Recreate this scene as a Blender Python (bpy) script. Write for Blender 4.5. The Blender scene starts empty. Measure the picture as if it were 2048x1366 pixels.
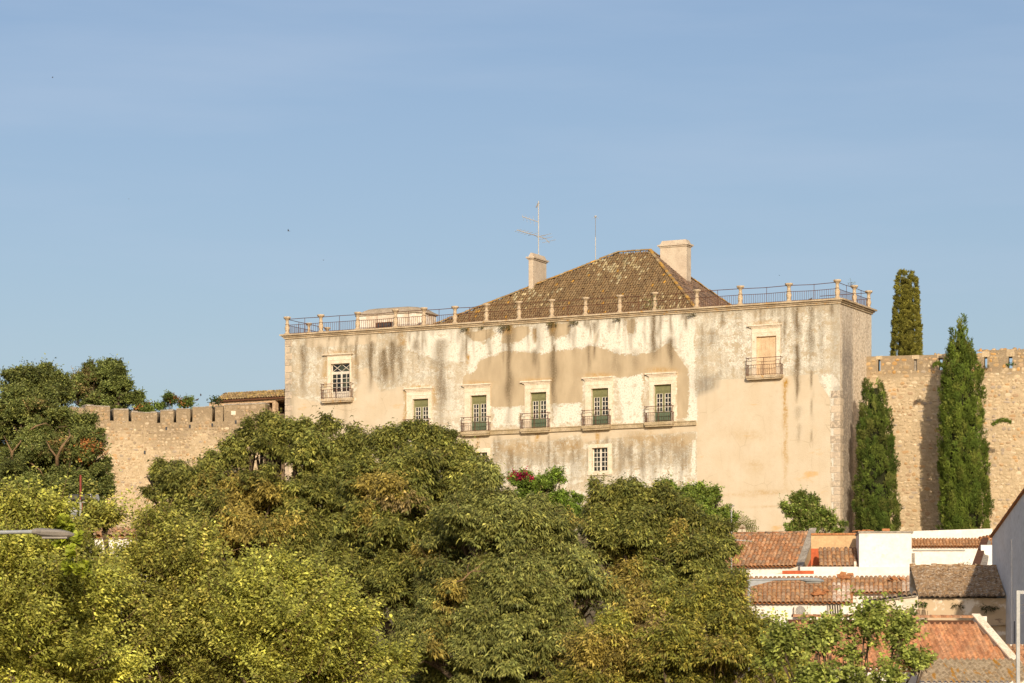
import bpy, bmesh, math, random
import numpy as np
from mathutils import Vector, Matrix

random.seed(11)
rng = np.random.default_rng(11)
R = math.radians
S = bpy.context.scene
COL = S.collection

# ------------------------------------------------------------------ camera
F, CX, HY, CAMZ = 6200.0, 1024.0, 1450.0, 5.0
cd = bpy.data.cameras.new('camera')
cam = bpy.data.objects.new('camera', cd)
COL.objects.link(cam)
cam.location = (0, 0, CAMZ)
cam.rotation_euler = (R(90), 0, 0)
cd.sensor_fit = 'HORIZONTAL'
cd.sensor_width = 36.0
cd.lens = 36.0 * F / 2048.0
cd.shift_y = (HY - 683.0) / 2048.0
cd.clip_start = 0.5
cd.clip_end = 9000
S.camera = cam

# ------------------------------------------------------------------ light
SUN_AZ, SUN_EL = 6.0, 20.0
w = bpy.data.worlds.new('World')
S.world = w
w.use_nodes = True
wn = w.node_tree
bg = wn.nodes['Background']
sky = wn.nodes.new('ShaderNodeTexSky')
sky.sky_type = 'NISHITA'
sky.sun_disc = False
sky.sun_elevation = R(SUN_EL)
sky.sun_rotation = R(180 - SUN_AZ)
sky.altitude = 0
sky.air_density = 1.0
sky.dust_density = 2.0
sky.ozone_density = 1.0
# very thin high cirrus, the same all round the sky
tc = wn.nodes.new('ShaderNodeTexCoord')
mp = wn.nodes.new('ShaderNodeMapping')
mp.inputs['Rotation'].default_value = (0, R(8), R(-10))
mp.inputs['Scale'].default_value = (2.0, 2.0, 14.0)
nz = wn.nodes.new('ShaderNodeTexNoise')
nz.inputs['Scale'].default_value = 2.2
nz.inputs['Detail'].default_value = 5
nz.inputs['Roughness'].default_value = 0.55
cr = wn.nodes.new('ShaderNodeMapRange')
cr.inputs['From Min'].default_value = 0.45
cr.inputs['From Max'].default_value = 0.80
cr.inputs['To Max'].default_value = 0.42
mxs = wn.nodes.new('ShaderNodeMixRGB')
mxs.inputs['Color2'].default_value = (4.6, 5.5, 6.9, 1)
gm = wn.nodes.new('ShaderNodeMixRGB')
gm.blend_type = 'MULTIPLY'
gm.inputs['Fac'].default_value = 1.0
gm.inputs['Color2'].default_value = (0.945, 0.945, 1.035, 1)
wn.links.new(tc.outputs['Generated'], mp.inputs['Vector'])
wn.links.new(mp.outputs['Vector'], nz.inputs['Vector'])
wn.links.new(nz.outputs['Fac'], cr.inputs['Value'])
wn.links.new(sky.outputs['Color'], gm.inputs['Color1'])
wn.links.new(gm.outputs['Color'], mxs.inputs['Color1'])
wn.links.new(cr.outputs['Result'], mxs.inputs['Fac'])
wn.links.new(mxs.outputs['Color'], bg.inputs['Color'])
bg.inputs['Strength'].default_value = 0.109

sd = bpy.data.lights.new('sun', 'SUN')
sd.energy = 4.3
sd.angle = R(0.53)
sd.color = (1.0, 0.85, 0.655)
sun = bpy.data.objects.new('sun', sd)
COL.objects.link(sun)
sv = Vector((math.sin(R(SUN_AZ)) * math.cos(R(SUN_EL)), -math.cos(R(SUN_AZ)) * math.cos(R(SUN_EL)), math.sin(R(SUN_EL))))
sun.rotation_euler = (-sv).to_track_quat('-Z', 'Y').to_euler()
sun.location = sv * 300

S.render.engine = 'CYCLES'
S.view_settings.view_transform = 'Standard'
S.view_settings.look = 'None'
S.view_settings.gamma = 1.0
S.view_settings.exposure = 0.0
S.view_settings.use_curve_mapping = False
S.cycles.max_bounces = 6
S.cycles.transparent_max_bounces = 4

# ------------------------------------------------------------------ node helpers
class NT:
    def __init__(self, name):
        self.m = bpy.data.materials.new(name)
        self.m.use_nodes = True
        self.t = self.m.node_tree
        self.b = self.t.nodes['Principled BSDF']
        self.out = self.t.nodes['Material Output']
        self.b.inputs['Roughness'].default_value = 0.9
        self.b.inputs['Specular IOR Level'].default_value = 0.15
        self.tc = self.t.nodes.new('ShaderNodeTexCoord')
    def put(self, sock, v):
        if hasattr(v, 'is_output'):
            self.t.links.new(v, sock)
        elif isinstance(v, (tuple, list)):
            sock.default_value = tuple(v) + ((1.0,) if len(v) == 3 and sock.type == 'RGBA' else ())
        else:
            sock.default_value = v
    def obj(self):
        return self.tc.outputs['Object']
    def mapping(self, v, scale=(1, 1, 1), rot=(0, 0, 0), loc=(0, 0, 0)):
        n = self.t.nodes.new('ShaderNodeMapping')
        self.put(n.inputs['Vector'], v)
        n.inputs['Scale'].default_value = scale
        n.inputs['Rotation'].default_value = rot
        n.inputs['Location'].default_value = loc
        return n.outputs['Vector']
    def noise(self, scale, detail=4, rough=0.55, vec=None, dist=0.0):
        n = self.t.nodes.new('ShaderNodeTexNoise')
        self.put(n.inputs['Vector'], vec if vec is not None else self.obj())
        n.inputs['Scale'].default_value = scale
        n.inputs['Detail'].default_value = detail
        n.inputs['Roughness'].default_value = rough
        n.inputs['Distortion'].default_value = dist
        return n.outputs['Fac']
    def voro(self, scale, vec=None, feature='F1', out='Distance', rnd=1.0):
        n = self.t.nodes.new('ShaderNodeTexVoronoi')
        n.feature = feature
        self.put(n.inputs['Vector'], vec if vec is not None else self.obj())
        n.inputs['Scale'].default_value = scale
        n.inputs['Randomness'].default_value = rnd
        return n.outputs[out]
    def rng(self, v, a, b, c=0.0, d=1.0, smooth=True):
        n = self.t.nodes.new('ShaderNodeMapRange')
        if smooth:
            n.interpolation_type = 'SMOOTHSTEP'
        self.put(n.inputs['Value'], v)
        for k, x in zip(('From Min', 'From Max', 'To Min', 'To Max'), (a, b, c, d)):
            n.inputs[k].default_value = x
        return n.outputs['Result']
    def math(self, op, a, b=0.0, c=None):
        n = self.t.nodes.new('ShaderNodeMath')
        n.operation = op
        self.put(n.inputs[0], a)
        self.put(n.inputs[1], b)
        if c is not None:
            self.put(n.inputs[2], c)
        return n.outputs[0]
    def mix(self, f, a, b, mode='MIX'):
        n = self.t.nodes.new('ShaderNodeMixRGB')
        n.blend_type = mode
        self.put(n.inputs['Fac'], f)
        self.put(n.inputs['Color1'], a)
        self.put(n.inputs['Color2'], b)
        return n.outputs['Color']
    def attr(self, name, out='Fac'):
        n = self.t.nodes.new('ShaderNodeAttribute')
        n.attribute_name = name
        return n.outputs[out]
    def objcol(self):
        return self.t.nodes.new('ShaderNodeObjectInfo').outputs['Color']
    def objrand(self):
        return self.t.nodes.new('ShaderNodeObjectInfo').outputs['Random']
    def sep(self, v):
        n = self.t.nodes.new('ShaderNodeSeparateXYZ')
        self.put(n.inputs[0], v)
        return n.outputs
    def bump(self, h, strength=0.4, dist=0.05):
        n = self.t.nodes.new('ShaderNodeBump')
        self.put(n.inputs['Height'], h)
        n.inputs['Strength'].default_value = strength
        n.inputs['Distance'].default_value = dist
        self.t.links.new(n.outputs['Normal'], self.b.inputs['Normal'])
    def col(self, c):
        self.put(self.b.inputs['Base Color'], c)
        return self.m
    def rough(self, v, spec=None, metal=None):
        self.put(self.b.inputs['Roughness'], v)
        if spec is not None:
            self.b.inputs['Specular IOR Level'].default_value = spec
        if metal is not None:
            self.b.inputs['Metallic'].default_value = metal

MAT = {}
def mottled(name, c1, c2, scale=1.5, c3=None, fine=12, amt=0.25, rough=0.9, spec=0.15, bump=0.0):
    n = NT(name)
    a = n.noise(scale, 5, 0.6)
    c = n.mix(n.rng(a, 0.35, 0.65), c1, c2)
    if c3:
        b = n.noise(scale * 2.7, 6, 0.65, n.mapping(n.obj(), loc=(7, 3, 5)))
        c = n.mix(n.rng(b, 0.55, 0.72), c, c3)
    f = n.noise(fine, 4, 0.6)
    c = n.mix(amt, c, n.mix(1.0, c, n.mix(n.rng(f, 0.3, 0.7), (0.4, 0.4, 0.4), (1.5, 1.5, 1.5)), 'MULTIPLY'))
    n.col(c)
    n.rough(rough, spec)
    if bump:
        n.bump(n.noise(fine, 5, 0.6), bump, 0.03)
    MAT[name] = n.m
    return n.m

# palace front, with painted masks as point attributes
def make_facade():
    n = NT('facade_plaster')
    o = n.obj()
    nb = n.noise(0.55, 5, 0.6)
    nm = n.noise(2.3, 7, 0.68)
    nf = n.noise(9.0, 6, 0.7)
    nff = n.noise(26.0, 4, 0.7)
    nv = n.noise(1.0, 5, 0.65, n.mapping(o, scale=(2.6, 1, 0.22)))
    cream, cream2 = (0.765, 0.635, 0.475), (0.72, 0.575, 0.405)
    white, tan = (0.86, 0.79, 0.66), (0.54, 0.41, 0.265)
    grey, dark = (0.40, 0.33, 0.245), (0.125, 0.085, 0.048)
    ochre = (0.50, 0.27, 0.055)
    # weathered limewash: crisp flaking at several sizes
    ng = n.noise(15.0, 5, 0.75, n.mapping(o, loc=(3, 1, 2)))
    nc = n.noise(1.6, 7, 0.72, n.mapping(o, scale=(1, 1, 1.25), loc=(1, 4, 8)))
    wcol = n.mix(n.rng(nc, 0.42, 0.56), (0.60, 0.475, 0.325), white)
    wcol = n.mix(n.rng(n.math('ADD', n.math('MULTIPLY', nm, 0.6), n.math('MULTIPLY', nf, 0.4)), 0.47, 0.54), wcol, n.mix(n.rng(ng, 0.42, 0.58), (0.52, 0.415, 0.29), (0.80, 0.70, 0.55)))
    gr = n.math('ADD', n.math('MULTIPLY', ng, 0.45), n.math('ADD', n.math('MULTIPLY', nc, 0.3), n.math('MULTIPLY', nv, 0.25)))
    wcol = n.mix(n.math('MULTIPLY', n.rng(gr, 0.49, 0.56), n.math('MULTIPLY', n.attr('grey'), 0.66)), wcol, (0.34, 0.26, 0.17))
    wcol = n.mix(n.math('MULTIPLY', n.rng(nb, 0.52, 0.70), n.math('MULTIPLY', n.attr('grey'), 0.35)), wcol, (0.42, 0.35, 0.26))
    jit = n.math('ADD', n.math('MULTIPLY', n.math('SUBTRACT', nm, 0.5), 1.5), n.math('MULTIPLY', n.math('SUBTRACT', nf, 0.5), 0.9))
    def stp(name, k=1.0, lo=0.46, hi=0.54):
        f = n.math('ADD', n.attr(name), n.math('MULTIPLY', jit, k))
        return n.rng(f, lo, hi)
    tcol = n.mix(n.rng(n.noise(0.9, 4, 0.55, n.mapping(o, scale=(1.4, 1, 0.5))), 0.35, 0.7), tan, (0.64, 0.495, 0.325))
    c = n.mix(stp('tan', 0.6), wcol, tcol)
    ccol = n.mix(n.rng(nb, 0.3, 0.7), cream, cream2)
    ccol = n.mix(n.rng(n.noise(0.8, 5, 0.6, n.mapping(o, scale=(0.5, 1, 1.3), loc=(3, 0, 9))), 0.60, 0.75), ccol, (0.74, 0.46, 0.20))
    ccol = n.mix(n.math('MULTIPLY', n.rng(n.math('ADD', n.math('MULTIPLY', nm, 0.6), n.math('MULTIPLY', ng, 0.4)), 0.50, 0.62), 0.25), ccol, (0.64, 0.47, 0.31))
    ccol = n.mix(n.math('MULTIPLY', n.rng(n.noise(0.5, 4, 0.6, n.mapping(o, scale=(3.0, 1, 0.25), loc=(9, 0, 4))), 0.52, 0.70), 0.20), ccol, (0.64, 0.48, 0.32))
    ck = n.rng(n.voro(0.55, n.mapping(o, scale=(1, 1, 0.7)), 'DISTANCE_TO_EDGE'), 0.0, 0.012, 1.0, 0.0)
    ccol = n.mix(n.math('MULTIPLY', ck, n.rng(nb, 0.46, 0.6, 0.0, 0.35)), ccol, (0.38, 0.27, 0.17))
    c = n.mix(stp('cream', 0.5, 0.42, 0.58), c, ccol)
    whc = n.mix(n.rng(nf, 0.36, 0.52), (0.70, 0.575, 0.42), (0.92, 0.845, 0.72))
    whc = n.mix(n.math('MULTIPLY', n.rng(nm, 0.54, 0.64), n.rng(ng, 0.42, 0.56)), whc, (0.52, 0.41, 0.28))
    c = n.mix(stp('white', 1.0, 0.485, 0.515), c, whc)
    # stains
    sf = n.math('MULTIPLY', n.attr('stain'), n.rng(n.math('ADD', n.math('MULTIPLY', nv, 0.25), n.math('ADD', n.math('MULTIPLY', nf, 0.35), n.math('MULTIPLY', ng, 0.40))), 0.38, 0.56, 0.30, 1.25))
    c = n.mix(n.math('MINIMUM', sf, 0.97), c, n.mix(n.rng(nff, 0.4, 0.62), dark, (0.30, 0.22, 0.13)))
    of = n.math('MULTIPLY', n.attr('ochre'), n.rng(n.math('ADD', n.math('MULTIPLY', nm, 0.5), n.math('MULTIPLY', nf, 0.5)), 0.38, 0.58))
    c = n.mix(n.math('MULTIPLY', of, 0.85), c, ochre)
    gz = n.math('MULTIPLY', n.attr('slate'), n.rng(n.math('ADD', n.math('MULTIPLY', nv, 0.6), n.math('MULTIPLY', nf, 0.4)), 0.34, 0.60, 0.45, 1.0))
    c = n.mix(gz, c, n.mix(n.rng(nf, 0.4, 0.65), (0.24, 0.205, 0.165), (0.42, 0.355, 0.28)))
    # small pits
    pit = n.rng(n.voro(5.5), 0.06, 0.10, 1.0, 0.0)
    pit = n.math('MULTIPLY', pit, n.rng(n.noise(0.9, 2, 0.5, n.mapping(o, loc=(5, 0, 2))), 0.58, 0.66))
    c = n.mix(n.math('MULTIPLY', pit, 0.7), c, (0.22, 0.15, 0.09))
    c = n.mix(1.0, c, (0.828, 0.862, 0.86), 'MULTIPLY')
    n.col(c)
    n.bump(n.math('ADD', n.math('MULTIPLY', nf, 0.7), n.math('ADD', n.math('MULTIPLY', nff, 0.4), n.math('MULTIPLY', stp('white', 0.8, 0.48, 0.52), 0.35))), 0.55, 0.05)
    MAT['facade'] = n.m
make_facade()

mottled('stone_trim', (0.80, 0.70, 0.55), (0.70, 0.58, 0.42), 1.8, (0.50, 0.39, 0.24), 14, 0.3)
mottled('stone_ledge', (0.50, 0.40, 0.26), (0.40, 0.31, 0.18), 1.2, (0.30, 0.24, 0.14), 16, 0.45, bump=0.3)
mottled('cornice_stone', (0.58, 0.47, 0.32), (0.40, 0.31, 0.20), 1.2, (0.50, 0.27, 0.06), 14, 0.4, bump=0.3)
mottled('post_stone', (0.60, 0.48, 0.33), (0.44, 0.34, 0.22), 3.0, (0.47, 0.25, 0.06), 14, 0.4, bump=0.3)
mottled('side_plaster', (0.62, 0.52, 0.38), (0.46, 0.38, 0.27), 1.2, (0.74, 0.65, 0.50), 5, 0.35, bump=0.5)
mottled('chimney_plaster', (0.62, 0.52, 0.39), (0.52, 0.42, 0.31), 0.9, (0.46, 0.37, 0.26), 10, 0.2)
mottled('rusty_iron', (0.16, 0.070, 0.040), (0.10, 0.045, 0.03), 6.0, None, 20, 0.4, 0.8)
mottled('dark_iron', (0.10, 0.06, 0.05), (0.06, 0.045, 0.045), 6.0, None, 20, 0.4, 0.7)
mottled('green_paint', (0.215, 0.21, 0.095), (0.18, 0.18, 0.08), 2.5, None, 18, 0.3, 0.6, 0.3)
mottled('green_paint_dark', (0.12, 0.165, 0.10), (0.095, 0.14, 0.085), 2.5, None, 18, 0.3, 0.6, 0.3)
mottled('window_white', (0.72, 0.66, 0.55), (0.60, 0.54, 0.44), 4.0, None, 18, 0.3, 0.6, 0.3)
mottled('boarding', (0.70, 0.52, 0.33), (0.60, 0.43, 0.26), 2.0, None, 20, 0.3)
mottled('limewash', (0.84, 0.79, 0.71), (0.78, 0.72, 0.63), 0.9, (0.70, 0.63, 0.53), 6, 0.12)
mottled('limewash_worn', (0.80, 0.74, 0.64), (0.64, 0.53, 0.40), 1.1, (0.48, 0.38, 0.27), 7, 0.2)
mottled('limewash_cool', (0.86, 0.83, 0.78), (0.80, 0.765, 0.71), 0.7, (0.70, 0.66, 0.60), 5, 0.12)
mottled('ochre_plaster', (0.62, 0.42, 0.22), (0.54, 0.35, 0.18), 1.2, (0.46, 0.32, 0.19), 9, 0.2)
mottled('red_paint', (0.55, 0.13, 0.05), (0.46, 0.11, 0.045), 1.8, None, 9, 0.2)
mottled('grey_mortar', (0.40, 0.35, 0.28), (0.28, 0.24, 0.19), 3.0, (0.55, 0.48, 0.37), 14, 0.4, bump=0.4)
mottled('bark', (0.16, 0.115, 0.075), (0.10, 0.075, 0.05), 4.0, None, 14, 0.5, bump=0.5)
mottled('dry_twig', (0.26, 0.17, 0.09), (0.18, 0.12, 0.065), 4.0, None, 14, 0.4)
mottled('earth', (0.22, 0.16, 0.095), (0.15, 0.12, 0.06), 0.2, (0.10, 0.11, 0.045), 2, 0.4)
mottled('grey_metal', (0.33, 0.345, 0.345), (0.28, 0.295, 0.30), 3.0, None, 20, 0.15, 0.5, 0.4)
mottled('warm_grey_metal', (0.27, 0.24, 0.20), (0.22, 0.20, 0.17), 3.0, None, 20, 0.15, 0.55, 0.4)
mottled('white_metal', (0.42, 0.42, 0.39), (0.36, 0.36, 0.34), 3.0, None, 20, 0.15, 0.5, 0.4)
mottled('red_white_red', (0.30, 0.06, 0.04), (0.22, 0.05, 0.035), 5.0, None, 20, 0.3, 0.6, 0.3)
mottled('dark_metal', (0.06, 0.065, 0.07), (0.045, 0.045, 0.05), 3.0, None, 20, 0.2, 0.5, 0.4)
mottled('aluminium', (0.52, 0.50, 0.46), (0.44, 0.42, 0.38), 3.0, None, 20, 0.2, 0.45, 0.4)
mottled('brown_wood', (0.16, 0.075, 0.04), (0.12, 0.055, 0.03), 2.0, None, 14, 0.3)
mottled('bird_dark', (0.10, 0.085, 0.08), (0.06, 0.055, 0.055), 9.0, None, 14, 0.3)
mottled('clay_plain', (0.50, 0.22, 0.085), (0.42, 0.18, 0.075), 3.0, (0.34, 0.17, 0.08), 14, 0.35)
mottled('flat_grey_roof', (0.44, 0.36, 0.27), (0.34, 0.28, 0.20), 1.5, (0.52, 0.43, 0.31), 9, 0.3)

def make_misc():
    n = NT('dark_glass')
    n.col(n.mix(n.rng(n.noise(1.7, 3, 0.5), 0.45, 0.7), (0.012, 0.013, 0.014), (0.06, 0.07, 0.045)))
    n.rough(0.12, 0.5)
    MAT['glass'] = n.m
    # single clay tiles take their own object colour
    for nm, lich in (('tile_single', 0.45), ('tile_new', 0.2), ('tile_old', 0.8)):
        n = NT(nm)
        o = n.obj()
        off = n.math('MULTIPLY', n.objrand(), 40.0)
        v = n.t.nodes.new('ShaderNodeVectorMath')
        n.put(v.inputs[0], o); n.put(v.inputs[1], off)
        v = v.outputs[0]
        a = n.noise(7, 5, 0.65, v)
        c = n.mix(n.rng(a, 0.35, 0.7), n.objcol(), n.mix(0.55, n.objcol(), (0.10, 0.065, 0.04)))
        l = n.noise(11, 5, 0.7, v)
        c = n.mix(n.math('MULTIPLY', n.rng(l, 0.58, 0.66), lich), c, (0.50, 0.42, 0.31))
        n.col(c)
        n.bump(n.noise(25, 4, 0.6, v), 0.3, 0.02)
        MAT[nm] = n.m
    # joined tiles and rubble: colour attribute
    n = NT('tile_mass')
    a = n.noise(4.0, 5, 0.65)
    c = n.mix(n.rng(a, 0.40, 0.68), n.attr('col', 'Color'), n.mix(0.4, n.attr('col', 'Color'), (0.08, 0.056, 0.032)))
    l = n.noise(9.0, 5, 0.7)
    c = n.mix(n.math('MULTIPLY', n.rng(l, 0.56, 0.66), 0.55), c, (0.42, 0.34, 0.20))
    n.col(c)
    MAT['tile_mass'] = n.m
    for nm, src in (('stone_single', 'o'), ('stone_mass', 'a')):
        n = NT(nm)
        base = n.objcol() if src == 'o' else n.attr('col', 'Color')
        a = n.noise(6.0, 6, 0.65)
        c = n.mix(n.rng(a, 0.35, 0.65), base, n.mix(0.45, base, (0.60, 0.45, 0.29)))
        f = n.noise(22, 4, 0.6)
        c = n.mix(0.3, c, n.mix(1.0, c, n.mix(n.rng(f, 0.3, 0.7), (0.35, 0.35, 0.35), (1.5, 1.5, 1.5)), 'MULTIPLY'))
        n.col(c)
        n.bump(n.noise(16, 5, 0.6), 0.5, 0.03)
        MAT[nm] = n.m
    # wall core: lime mortar, with dark lichen where 'grey' is painted
    n = NT('rubble_mortar')
    a = n.noise(1.1, 6, 0.65)
    b = n.noise(6, 6, 0.7)
    c = n.mix(n.rng(a, 0.35, 0.65), (0.62, 0.49, 0.315), (0.50, 0.39, 0.24))
    c = n.mix(n.rng(b, 0.52, 0.66), c, (0.40, 0.28, 0.165))
    c = n.mix(n.rng(n.noise(3.1, 5, 0.65), 0.56, 0.68), c, (0.72, 0.58, 0.40))
    c = n.mix(n.math('MULTIPLY', n.attr('grey'), n.rng(n.noise(2.2, 6, 0.7), 0.25, 0.5)), c, (0.33, 0.25, 0.155))
    n.col(c)
    n.bump(n.math('ADD', b, n.noise(18, 4, 0.6)), 0.8, 0.08)
    MAT['mortar'] = n.m
    # decayed lichen roof
    n = NT('lichen_crust')
    a = n.noise(3.0, 7, 0.7, n.mapping(n.obj(), scale=(1, 1.6, 1)))
    c = n.mix(n.rng(a, 0.35, 0.6), (0.20, 0.122, 0.062), (0.44, 0.285, 0.15))
    b = n.noise(5.0, 6, 0.72, n.mapping(n.obj(), scale=(1, 2.4, 2.4), loc=(4, 1, 0)))
    c = n.mix(n.rng(b, 0.52, 0.58), c, (0.62, 0.51, 0.38))
    n.col(c)
    n.bump(n.math('ADD', a, b), 0.9, 0.08)
    MAT['lichen_roof'] = n.m
    n = NT('fibre_cement')
    a = n.noise(5.0, 6, 0.7)
    c = n.mix(n.rng(a, 0.38, 0.62), (0.28, 0.20, 0.115), (0.53, 0.415, 0.265))
    b = n.noise(1.0, 4, 0.6, n.mapping(n.obj(), scale=(5, 0.7, 1)))
    c = n.mix(n.math('MULTIPLY', n.rng(b, 0.56, 0.62), n.rng(a, 0.35, 0.5)), c, (0.46, 0.22, 0.03))
    n.col(c)
    n.bump(a, 0.4, 0.03)
    MAT['fibre'] = n.m
    n = NT('decayed_plaster')
    a = n.noise(0.8, 6, 0.65)
    c = n.mix(n.rng(a, 0.40, 0.48), (0.80, 0.72, 0.60), (0.55, 0.42, 0.27))
    c = n.mix(n.rng(n.noise(1.6, 6, 0.7, n.mapping(n.obj(), scale=(0.6, 1, 2.0), loc=(3, 0, 1))), 0.60, 0.68), c, (0.30, 0.21, 0.14))
    n.col(c)
    n.bump(n.noise(9, 5, 0.6), 0.4, 0.04)
    MAT['decayed'] = n.m
    for nm, tr, rg in (('leaf', 0.20, 0.5), ('needle', 0.10, 0.7)):
        n = NT(nm)
        c = n.attr('col', 'Color')
        n.col(c)
        n.rough(rg, 0.22 if nm == 'leaf' else 0.1)
        tl = n.t.nodes.new('ShaderNodeBsdfTranslucent')
        n.put(tl.inputs['Color'], n.mix(1.0, c, (1.5, 1.5, 0.7), 'MULTIPLY'))
        ms = n.t.nodes.new('ShaderNodeMixShader')
        ms.inputs['Fac'].default_value = tr
        n.t.links.new(n.b.outputs[0], ms.inputs[1])
        n.t.links.new(tl.outputs[0], ms.inputs[2])
        n.t.links.new(ms.outputs[0], n.out.inputs['Surface'])
        MAT[nm] = n.m
make_misc()

# ------------------------------------------------------------------ geometry helpers
def W(x, y, Z):
    return Vector(((x - CX) / F * Z, Z, CAMZ + (HY - y) / F * Z))

def tag(o, label=None, cat=None, group=None, kind=None):
    if label: o['label'] = label
    if cat: o['category'] = cat
    if group: o['group'] = group
    if kind: o['kind'] = kind
    return o

def thing(name, loc, label, cat, group=None, rz=0.0):
    o = bpy.data.objects.new(name, None)
    COL.objects.link(o)
    o.location = loc
    o.rotation_euler = (0, 0, rz)
    o.empty_display_size = 0.3
    return tag(o, label, cat, group)

def link(name, me, parent=None, mat=None):
    o = bpy.data.objects.new(name, me)
    COL.objects.link(o)
    if parent is not None:
        o.parent = parent
    if mat is not None and len(me.materials) == 0:
        me.materials.append(MAT[mat])
    return o

class MB:
    def __init__(s):
        s.v = []; s.f = []
    def add(s, vs, fs):
        b = len(s.v)
        s.v += [tuple(p) for p in vs]
        s.f += [tuple(b + i for i in f) for f in fs]
        return s
    def box(s, x0, x1, y0, y1, z0, z1):
        return s.add([(x0, y0, z0), (x1, y0, z0), (x1, y1, z0), (x0, y1, z0), (x0, y0, z1), (x1, y0, z1), (x1, y1, z1), (x0, y1, z1)],
                     [(0, 3, 2, 1), (4, 5, 6, 7), (0, 1, 5, 4), (1, 2, 6, 5), (2, 3, 7, 6), (3, 0, 4, 7)])
    def hexa(s, p):      # eight points: bottom ring then top ring
        return s.add(p, [(0, 3, 2, 1), (4, 5, 6, 7), (0, 1, 5, 4), (1, 2, 6, 5), (2, 3, 7, 6), (3, 0, 4, 7)])
    def tube(s, pts, rad, n=6, cap=True):
        pts = [Vector(p) for p in pts]
        if not hasattr(rad, '__len__'):
            rad = [rad] * len(pts)
        rings = []
        for i, p in enumerate(pts):
            d = (pts[min(i + 1, len(pts) - 1)] - pts[max(i - 1, 0)])
            d = d.normalized() if d.length > 1e-9 else Vector((0, 0, 1))
            a = d.orthogonal().normalized()
            if abs(d.z) < 0.99:
                a = d.cross(Vector((0, 0, 1))).normalized()
            b = d.cross(a)
            rings.append([p + (a * math.cos(2 * math.pi * k / n) + b * math.sin(2 * math.pi * k / n)) * rad[i] for k in range(n)])
        vs = [q for r in rings for q in r]
        fs = []
        for i in range(len(pts) - 1):
            for k in range(n):
                fs.append((i * n + k, i * n + (k + 1) % n, (i + 1) * n + (k + 1) % n, (i + 1) * n + k))
        if cap:
            fs.append(tuple(range(n - 1, -1, -1)))
            fs.append(tuple((len(pts) - 1) * n + k for k in range(n)))
        return s.add(vs, fs)
    def lathe(s, c, prof, n=10, sq=False):
        vs = []; fs = []
        for r, z in prof:
            for k in range(n):
                a = 2 * math.pi * (k + 0.5) / n
                vs.append((c[0] + r * math.cos(a), c[1] + r * math.sin(a), c[2] + z))
        for i in range(len(prof) - 1):
            for k in range(n):
                fs.append((i * n + k, i * n + (k + 1) % n, (i + 1) * n + (k + 1) % n, (i + 1) * n + k))
        fs.append(tuple(range(n - 1, -1, -1)))
        fs.append(tuple((len(prof) - 1) * n + k for k in range(n)))
        return s.add(vs, fs)
    def mesh(s, name):
        me = bpy.data.meshes.new(name)
        me.from_pydata(s.v, [], s.f)
        me.update()
        return me
    def build(s, name, mat, parent=None, bevel=0.0, smooth=False, label=None):
        me = s.mesh(name)
        if bevel:
            bm = bmesh.new(); bm.from_mesh(me)
            bmesh.ops.bevel(bm, geom=bm.edges[:], offset=bevel, segments=1, affect='EDGES', profile=0.7)
            bm.to_mesh(me); bm.free()
        if smooth:
            for p in me.polygons: p.use_smooth = True
        o = link(name, me, parent, mat)
        if label: o['label'] = label
        return o

def mesh_np(name, V, T, cols=None):
    V = np.ascontiguousarray(V, dtype=np.float32).reshape(-1, 3)
    T = np.ascontiguousarray(T, dtype=np.int32).reshape(-1, 3)
    me = bpy.data.meshes.new(name)
    me.vertices.add(len(V)); me.vertices.foreach_set('co', V.ravel())
    me.loops.add(T.size); me.loops.foreach_set('vertex_index', T.ravel())
    me.polygons.add(len(T)); me.polygons.foreach_set('loop_start', np.arange(0, T.size, 3, dtype=np.int32))
    me.update(calc_edges=True)
    if cols is not None:
        c = np.ones((len(V), 4), dtype=np.float32); c[:, :3] = cols
        at = me.attributes.new('col', 'FLOAT_COLOR', 'POINT')
        at.data.foreach_set('color', c.ravel())
    return me

class Frame:
    """local axes of a building: x along its front, y inwards, z up; made from where its front stands"""
    def __init__(s, x, Z, yaw, zb):
        s.o = Vector(((x - CX) / F * Z, Z, zb)); s.yaw = R(yaw)
        s.T = Vector((math.cos(s.yaw), -math.sin(s.yaw))); s.I = Vector((math.sin(s.yaw), math.cos(s.yaw)))
    def uz(s, x, y, w=0.0):
        dx = (x - CX) / F
        t = (w + s.o.x * s.I.x + s.o.y * s.I.y) / (dx * s.I.x + s.I.y)
        px, py = dx * t, t
        u = (px - s.o.x) * s.T.x + (py - s.o.y) * s.T.y
        return u, CAMZ + (HY - y) / F * t - s.o.z
    def u(s, x, w=0.0): return s.uz(x, 0, w)[0]
    def z(s, x, y, w=0.0): return s.uz(x, y, w)[1]
    def depth_at(s, x, u):   # w for which local u shows at image column x
        dx = (x - CX) / F
        a0 = s.o.x + u * s.T.x; b0 = s.o.y + u * s.T.y
        return (dx * b0 - a0) / (s.I.x - dx * s.I.y)
    def px(s, u, w, z):
        X = s.o.x + u * s.T.x + w * s.I.x; Y = s.o.y + u * s.T.y + w * s.I.y
        return CX + X / Y * F, HY - (z + s.o.z - CAMZ) / Y * F
    def thing(s, name, label, cat, group=None):
        return thing(name, s.o, label, cat, group, -s.yaw)

def ground_z(X, Y):
    z = np.interp(Y, [-400, 0, 55, 80, 100, 112, 140, 157, 170, 190, 205, 215, 224, 300, 380, 700, 3000],
                  [0, 0, 0.4, 1.6, 3.4, 4.0, 7.0, 8.2, 10.4, 13.0, 15.5, 17.4, 18.5, 19.0, 10.0, -10, -40])
    return z
def gz(X, Y): return float(ground_z(X, Y))

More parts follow.
